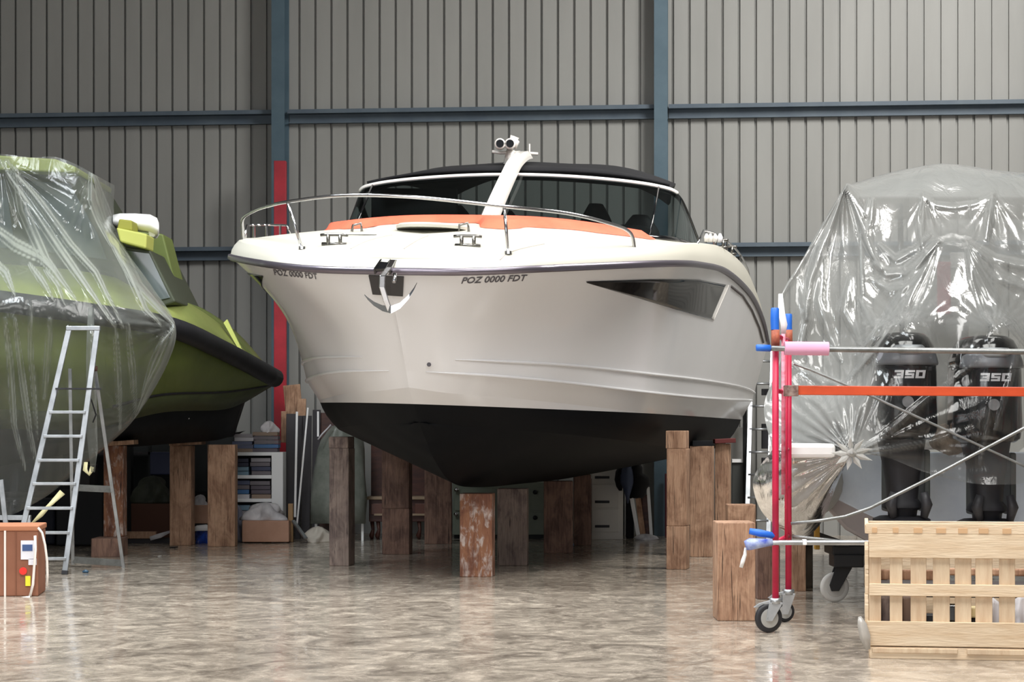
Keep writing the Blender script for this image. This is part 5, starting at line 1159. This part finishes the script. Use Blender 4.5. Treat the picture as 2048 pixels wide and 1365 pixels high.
# ------------------------------------------------------------------ wooden crate
Yc = FY(1318)
wcx = thing('wooden_crate', (P(1900, 1318, Yc).x, Yc+.5, 0), 'pale pine slatted crate filled with scraps at the lower right', 'crate')
X0, X1 = 1738, 2310; DC = 1.0
def cz(y): return P(0, y, Yc).z
def cbox(x0, x1, y0, y1, d0, d1, name, m_, parent=wcx, bev=.004, rot=None):
    a = P(x0, y1, Yc); b = P(x1, y0, Yc); return MB().box((a.x, Yc+d0, max(0, a.z)), (b.x, Yc+d1, b.z), rot).build(name, m_, parent, bevel=bev)
cbox(X0, X1, 1068, 1116, 0, .022, 'front_plank', M_pine); cbox(X0, X1, 1168, 1192, 0, .022, 'front_plank', M_pine)
cbox(X0-4, X1, 1243, 1292, -.004, .022, 'front_plank', M_pine); cbox(X0+2, X1, 1294, 1319, 0, .1, 'base_rail', M_pine)
cbox(X0+6, 1912, 1296, 1306, -.012, .0, 'base_batten', M_pinev); cbox(1930, X1, 1296, 1307, -.012, .0, 'base_batten', M_pinev)
cbox(X0-6, X1, 1047, 1068, .0, .022, 'top_plank', M_pine)
x = 1738; gaps = [(1762,1779),(1804,1820),(1851,1864),(1897,1907),(1939,1947),(1980,1993),(2024,2046),(2068,2082),(2112,2126),(2156,2170),(2200,2214),(2244,2258)]
for i, g_ in enumerate(gaps+[(2300, 2310)]):
    cbox(x, g_[0], 1072, 1290, .024, .044, 'upright_slat', M_pinev)
    if i < 12: cbox(x+6, g_[0]-8, 1056, 1066, -.004, .03, 'slat_end', mat('end_grain', (206, 168, 128), .8), bev=.001)
    x = g_[1]
for (y0, y1) in ((1050,1068),(1100,1140),(1150,1190),(1210,1250)):
    a = P(X0, y1, Yc); b = P(X0, y0, Yc); MB().box((a.x-.026, Yc+.02, a.z), (a.x-.002, Yc+DC, b.z)).build('side_plank', M_pine, wcx, bevel=.004)
for d_ in (.05, .45, .9):
    a = P(X0, 1318, Yc); MB().box((a.x+.0, Yc+d_, 0), (a.x+.025, Yc+d_+.09, cz(1070))).build('corner_post', M_pinev, wcx, bevel=.004)
for (y0, y1) in ((1056,1100),(1120,1165),(1190,1300)):
    a = P(X1, y1, Yc); b = P(X1, y0, Yc); MB().box((a.x+.002, Yc+.02, a.z), (a.x+.026, Yc+DC, b.z)).build('side_plank', M_pine, wcx, bevel=.004)
    a = P(X0, y1, Yc); b = P(X1, y0, Yc); MB().box((a.x, Yc+DC, a.z), (b.x, Yc+DC+.022, b.z)).build('rear_plank', M_pine, wcx, bevel=.004)
a = P(X0, 1300, Yc); b = P(X1, 1294, Yc); MB().box((a.x, Yc+.02, .02), (b.x, Yc+DC, .07)).build('floor_boards', M_pine, wcx)
# contents seen through the gaps
def content(x0, x1, y0, y1, d0, d1, m_, name, label, cat, rot=None):
    a = P(x0, y1, Yc+d0); b = P(x1, y0, Yc+d0); o = MB().box((a.x, Yc+d0, max(.075, a.z)), (b.x, Yc+d1, b.z), rot).build(name, m_, bevel=.01); tag(o, label, cat, 'scraps inside the slatted crate')
content(1745, 1790, 1195, 1292, .08, .3, M_wood2, 'wood_offcut', 'weathered offcut at the far left inside the crate', 'wood scrap')
content(1800, 1824, 1196, 1292, .08, .3, mat('taupe_board', (122, 98, 82), .7), 'board_offcut', 'taupe board seen through the second lower gap of the crate', 'board')
content(1840, 1866, 1230, 1292, .08, .25, M_black, 'dark_scrap', 'black scrap seen through the third lower gap of the crate', 'scrap')
content(1885, 1912, 1210, 1292, .08, .25, M_blackgloss, 'dark_scrap', 'glossy black scrap seen through the fourth lower gap', 'scrap')
content(1928, 1950, 1214, 1234, .08, .25, mat('cream_block', (240, 222, 170), .6), 'foam_block', 'cream foam block seen through the fifth lower gap', 'foam')
content(1926, 1952, 1236, 1292, .1, .25, M_dark, 'dark_scrap', 'dark scrap below the cream foam block', 'scrap')
content(1755, 1860, 1140, 1160, .1, .16, M_woodwarm, 'timber_plank', 'warm plank lying across the inside of the crate, left half', 'plank')
content(1875, 2060, 1136, 1150, .3, .36, M_woodwarm, 'timber_plank', 'warm plank lying across the inside of the crate, right half', 'plank')
content(1745, 2290, 1172, 1194, .35, .9, M_dark, 'dark_board', 'wide dark board lying across the crate contents', 'board')
for (x0, x1, y0, lb, sd) in ((1960, 1998, 1196, 'left', 31), (2010, 2060, 1190, 'right', 32)):
    crumple(x0-6, x1+8, y0, 1293, Yc+.06, .22, mat('white_bag', (222, 222, 228), .45, bump=.4), 'plastic_bag', 'white plastic bag inside the crate, %s one of the two' % lb, 'bag', sd, group='scraps inside the slatted crate', base=.075)
crumple(1822, 1856, 1215, 1260, Yc+.1, .2, M_paper, 'crumpled_paper', 'small crumpled paper among the black scraps in the crate', 'paper', 33)
ribbon([P(1719,1234,Yc-.03), P(1724,1250,Yc-.03), P(1730,1275,Yc-.03), P(1736,1300,Yc-.03)], [.02,.06,.07,.03], m_plastic('torn_film', .3, (226, 222, 216)), 'torn_film', None, 'torn piece of film at the lower left corner of the crate', 'plastic sheet')

PV = Matrix.Translation(P(1738, 1318, Yc)); RC = PV @ Matrix.Rotation(radians(-9), 4, 'Z') @ PV.inverted()
for o in list(COL.objects):
    if o.parent is None and (o == wcx or o.get('group') == 'scraps inside the slatted crate'):
        bpy.context.view_layer.update(); o.matrix_world = RC @ Matrix.Translation(o.location)

for o in COL.objects:
    if o.type == 'MESH' and o.data.materials and o.data.materials[0] and o.data.materials[0].name.startswith(('clear_film', 'milky_film', 'dense_film', 'torn_film')) and 'crumple' not in o.data.attributes:
        at = o.data.attributes.new('crumple', 'FLOAT', 'POINT'); at.data.foreach_set('value', [1.0]*len(o.data.vertices))
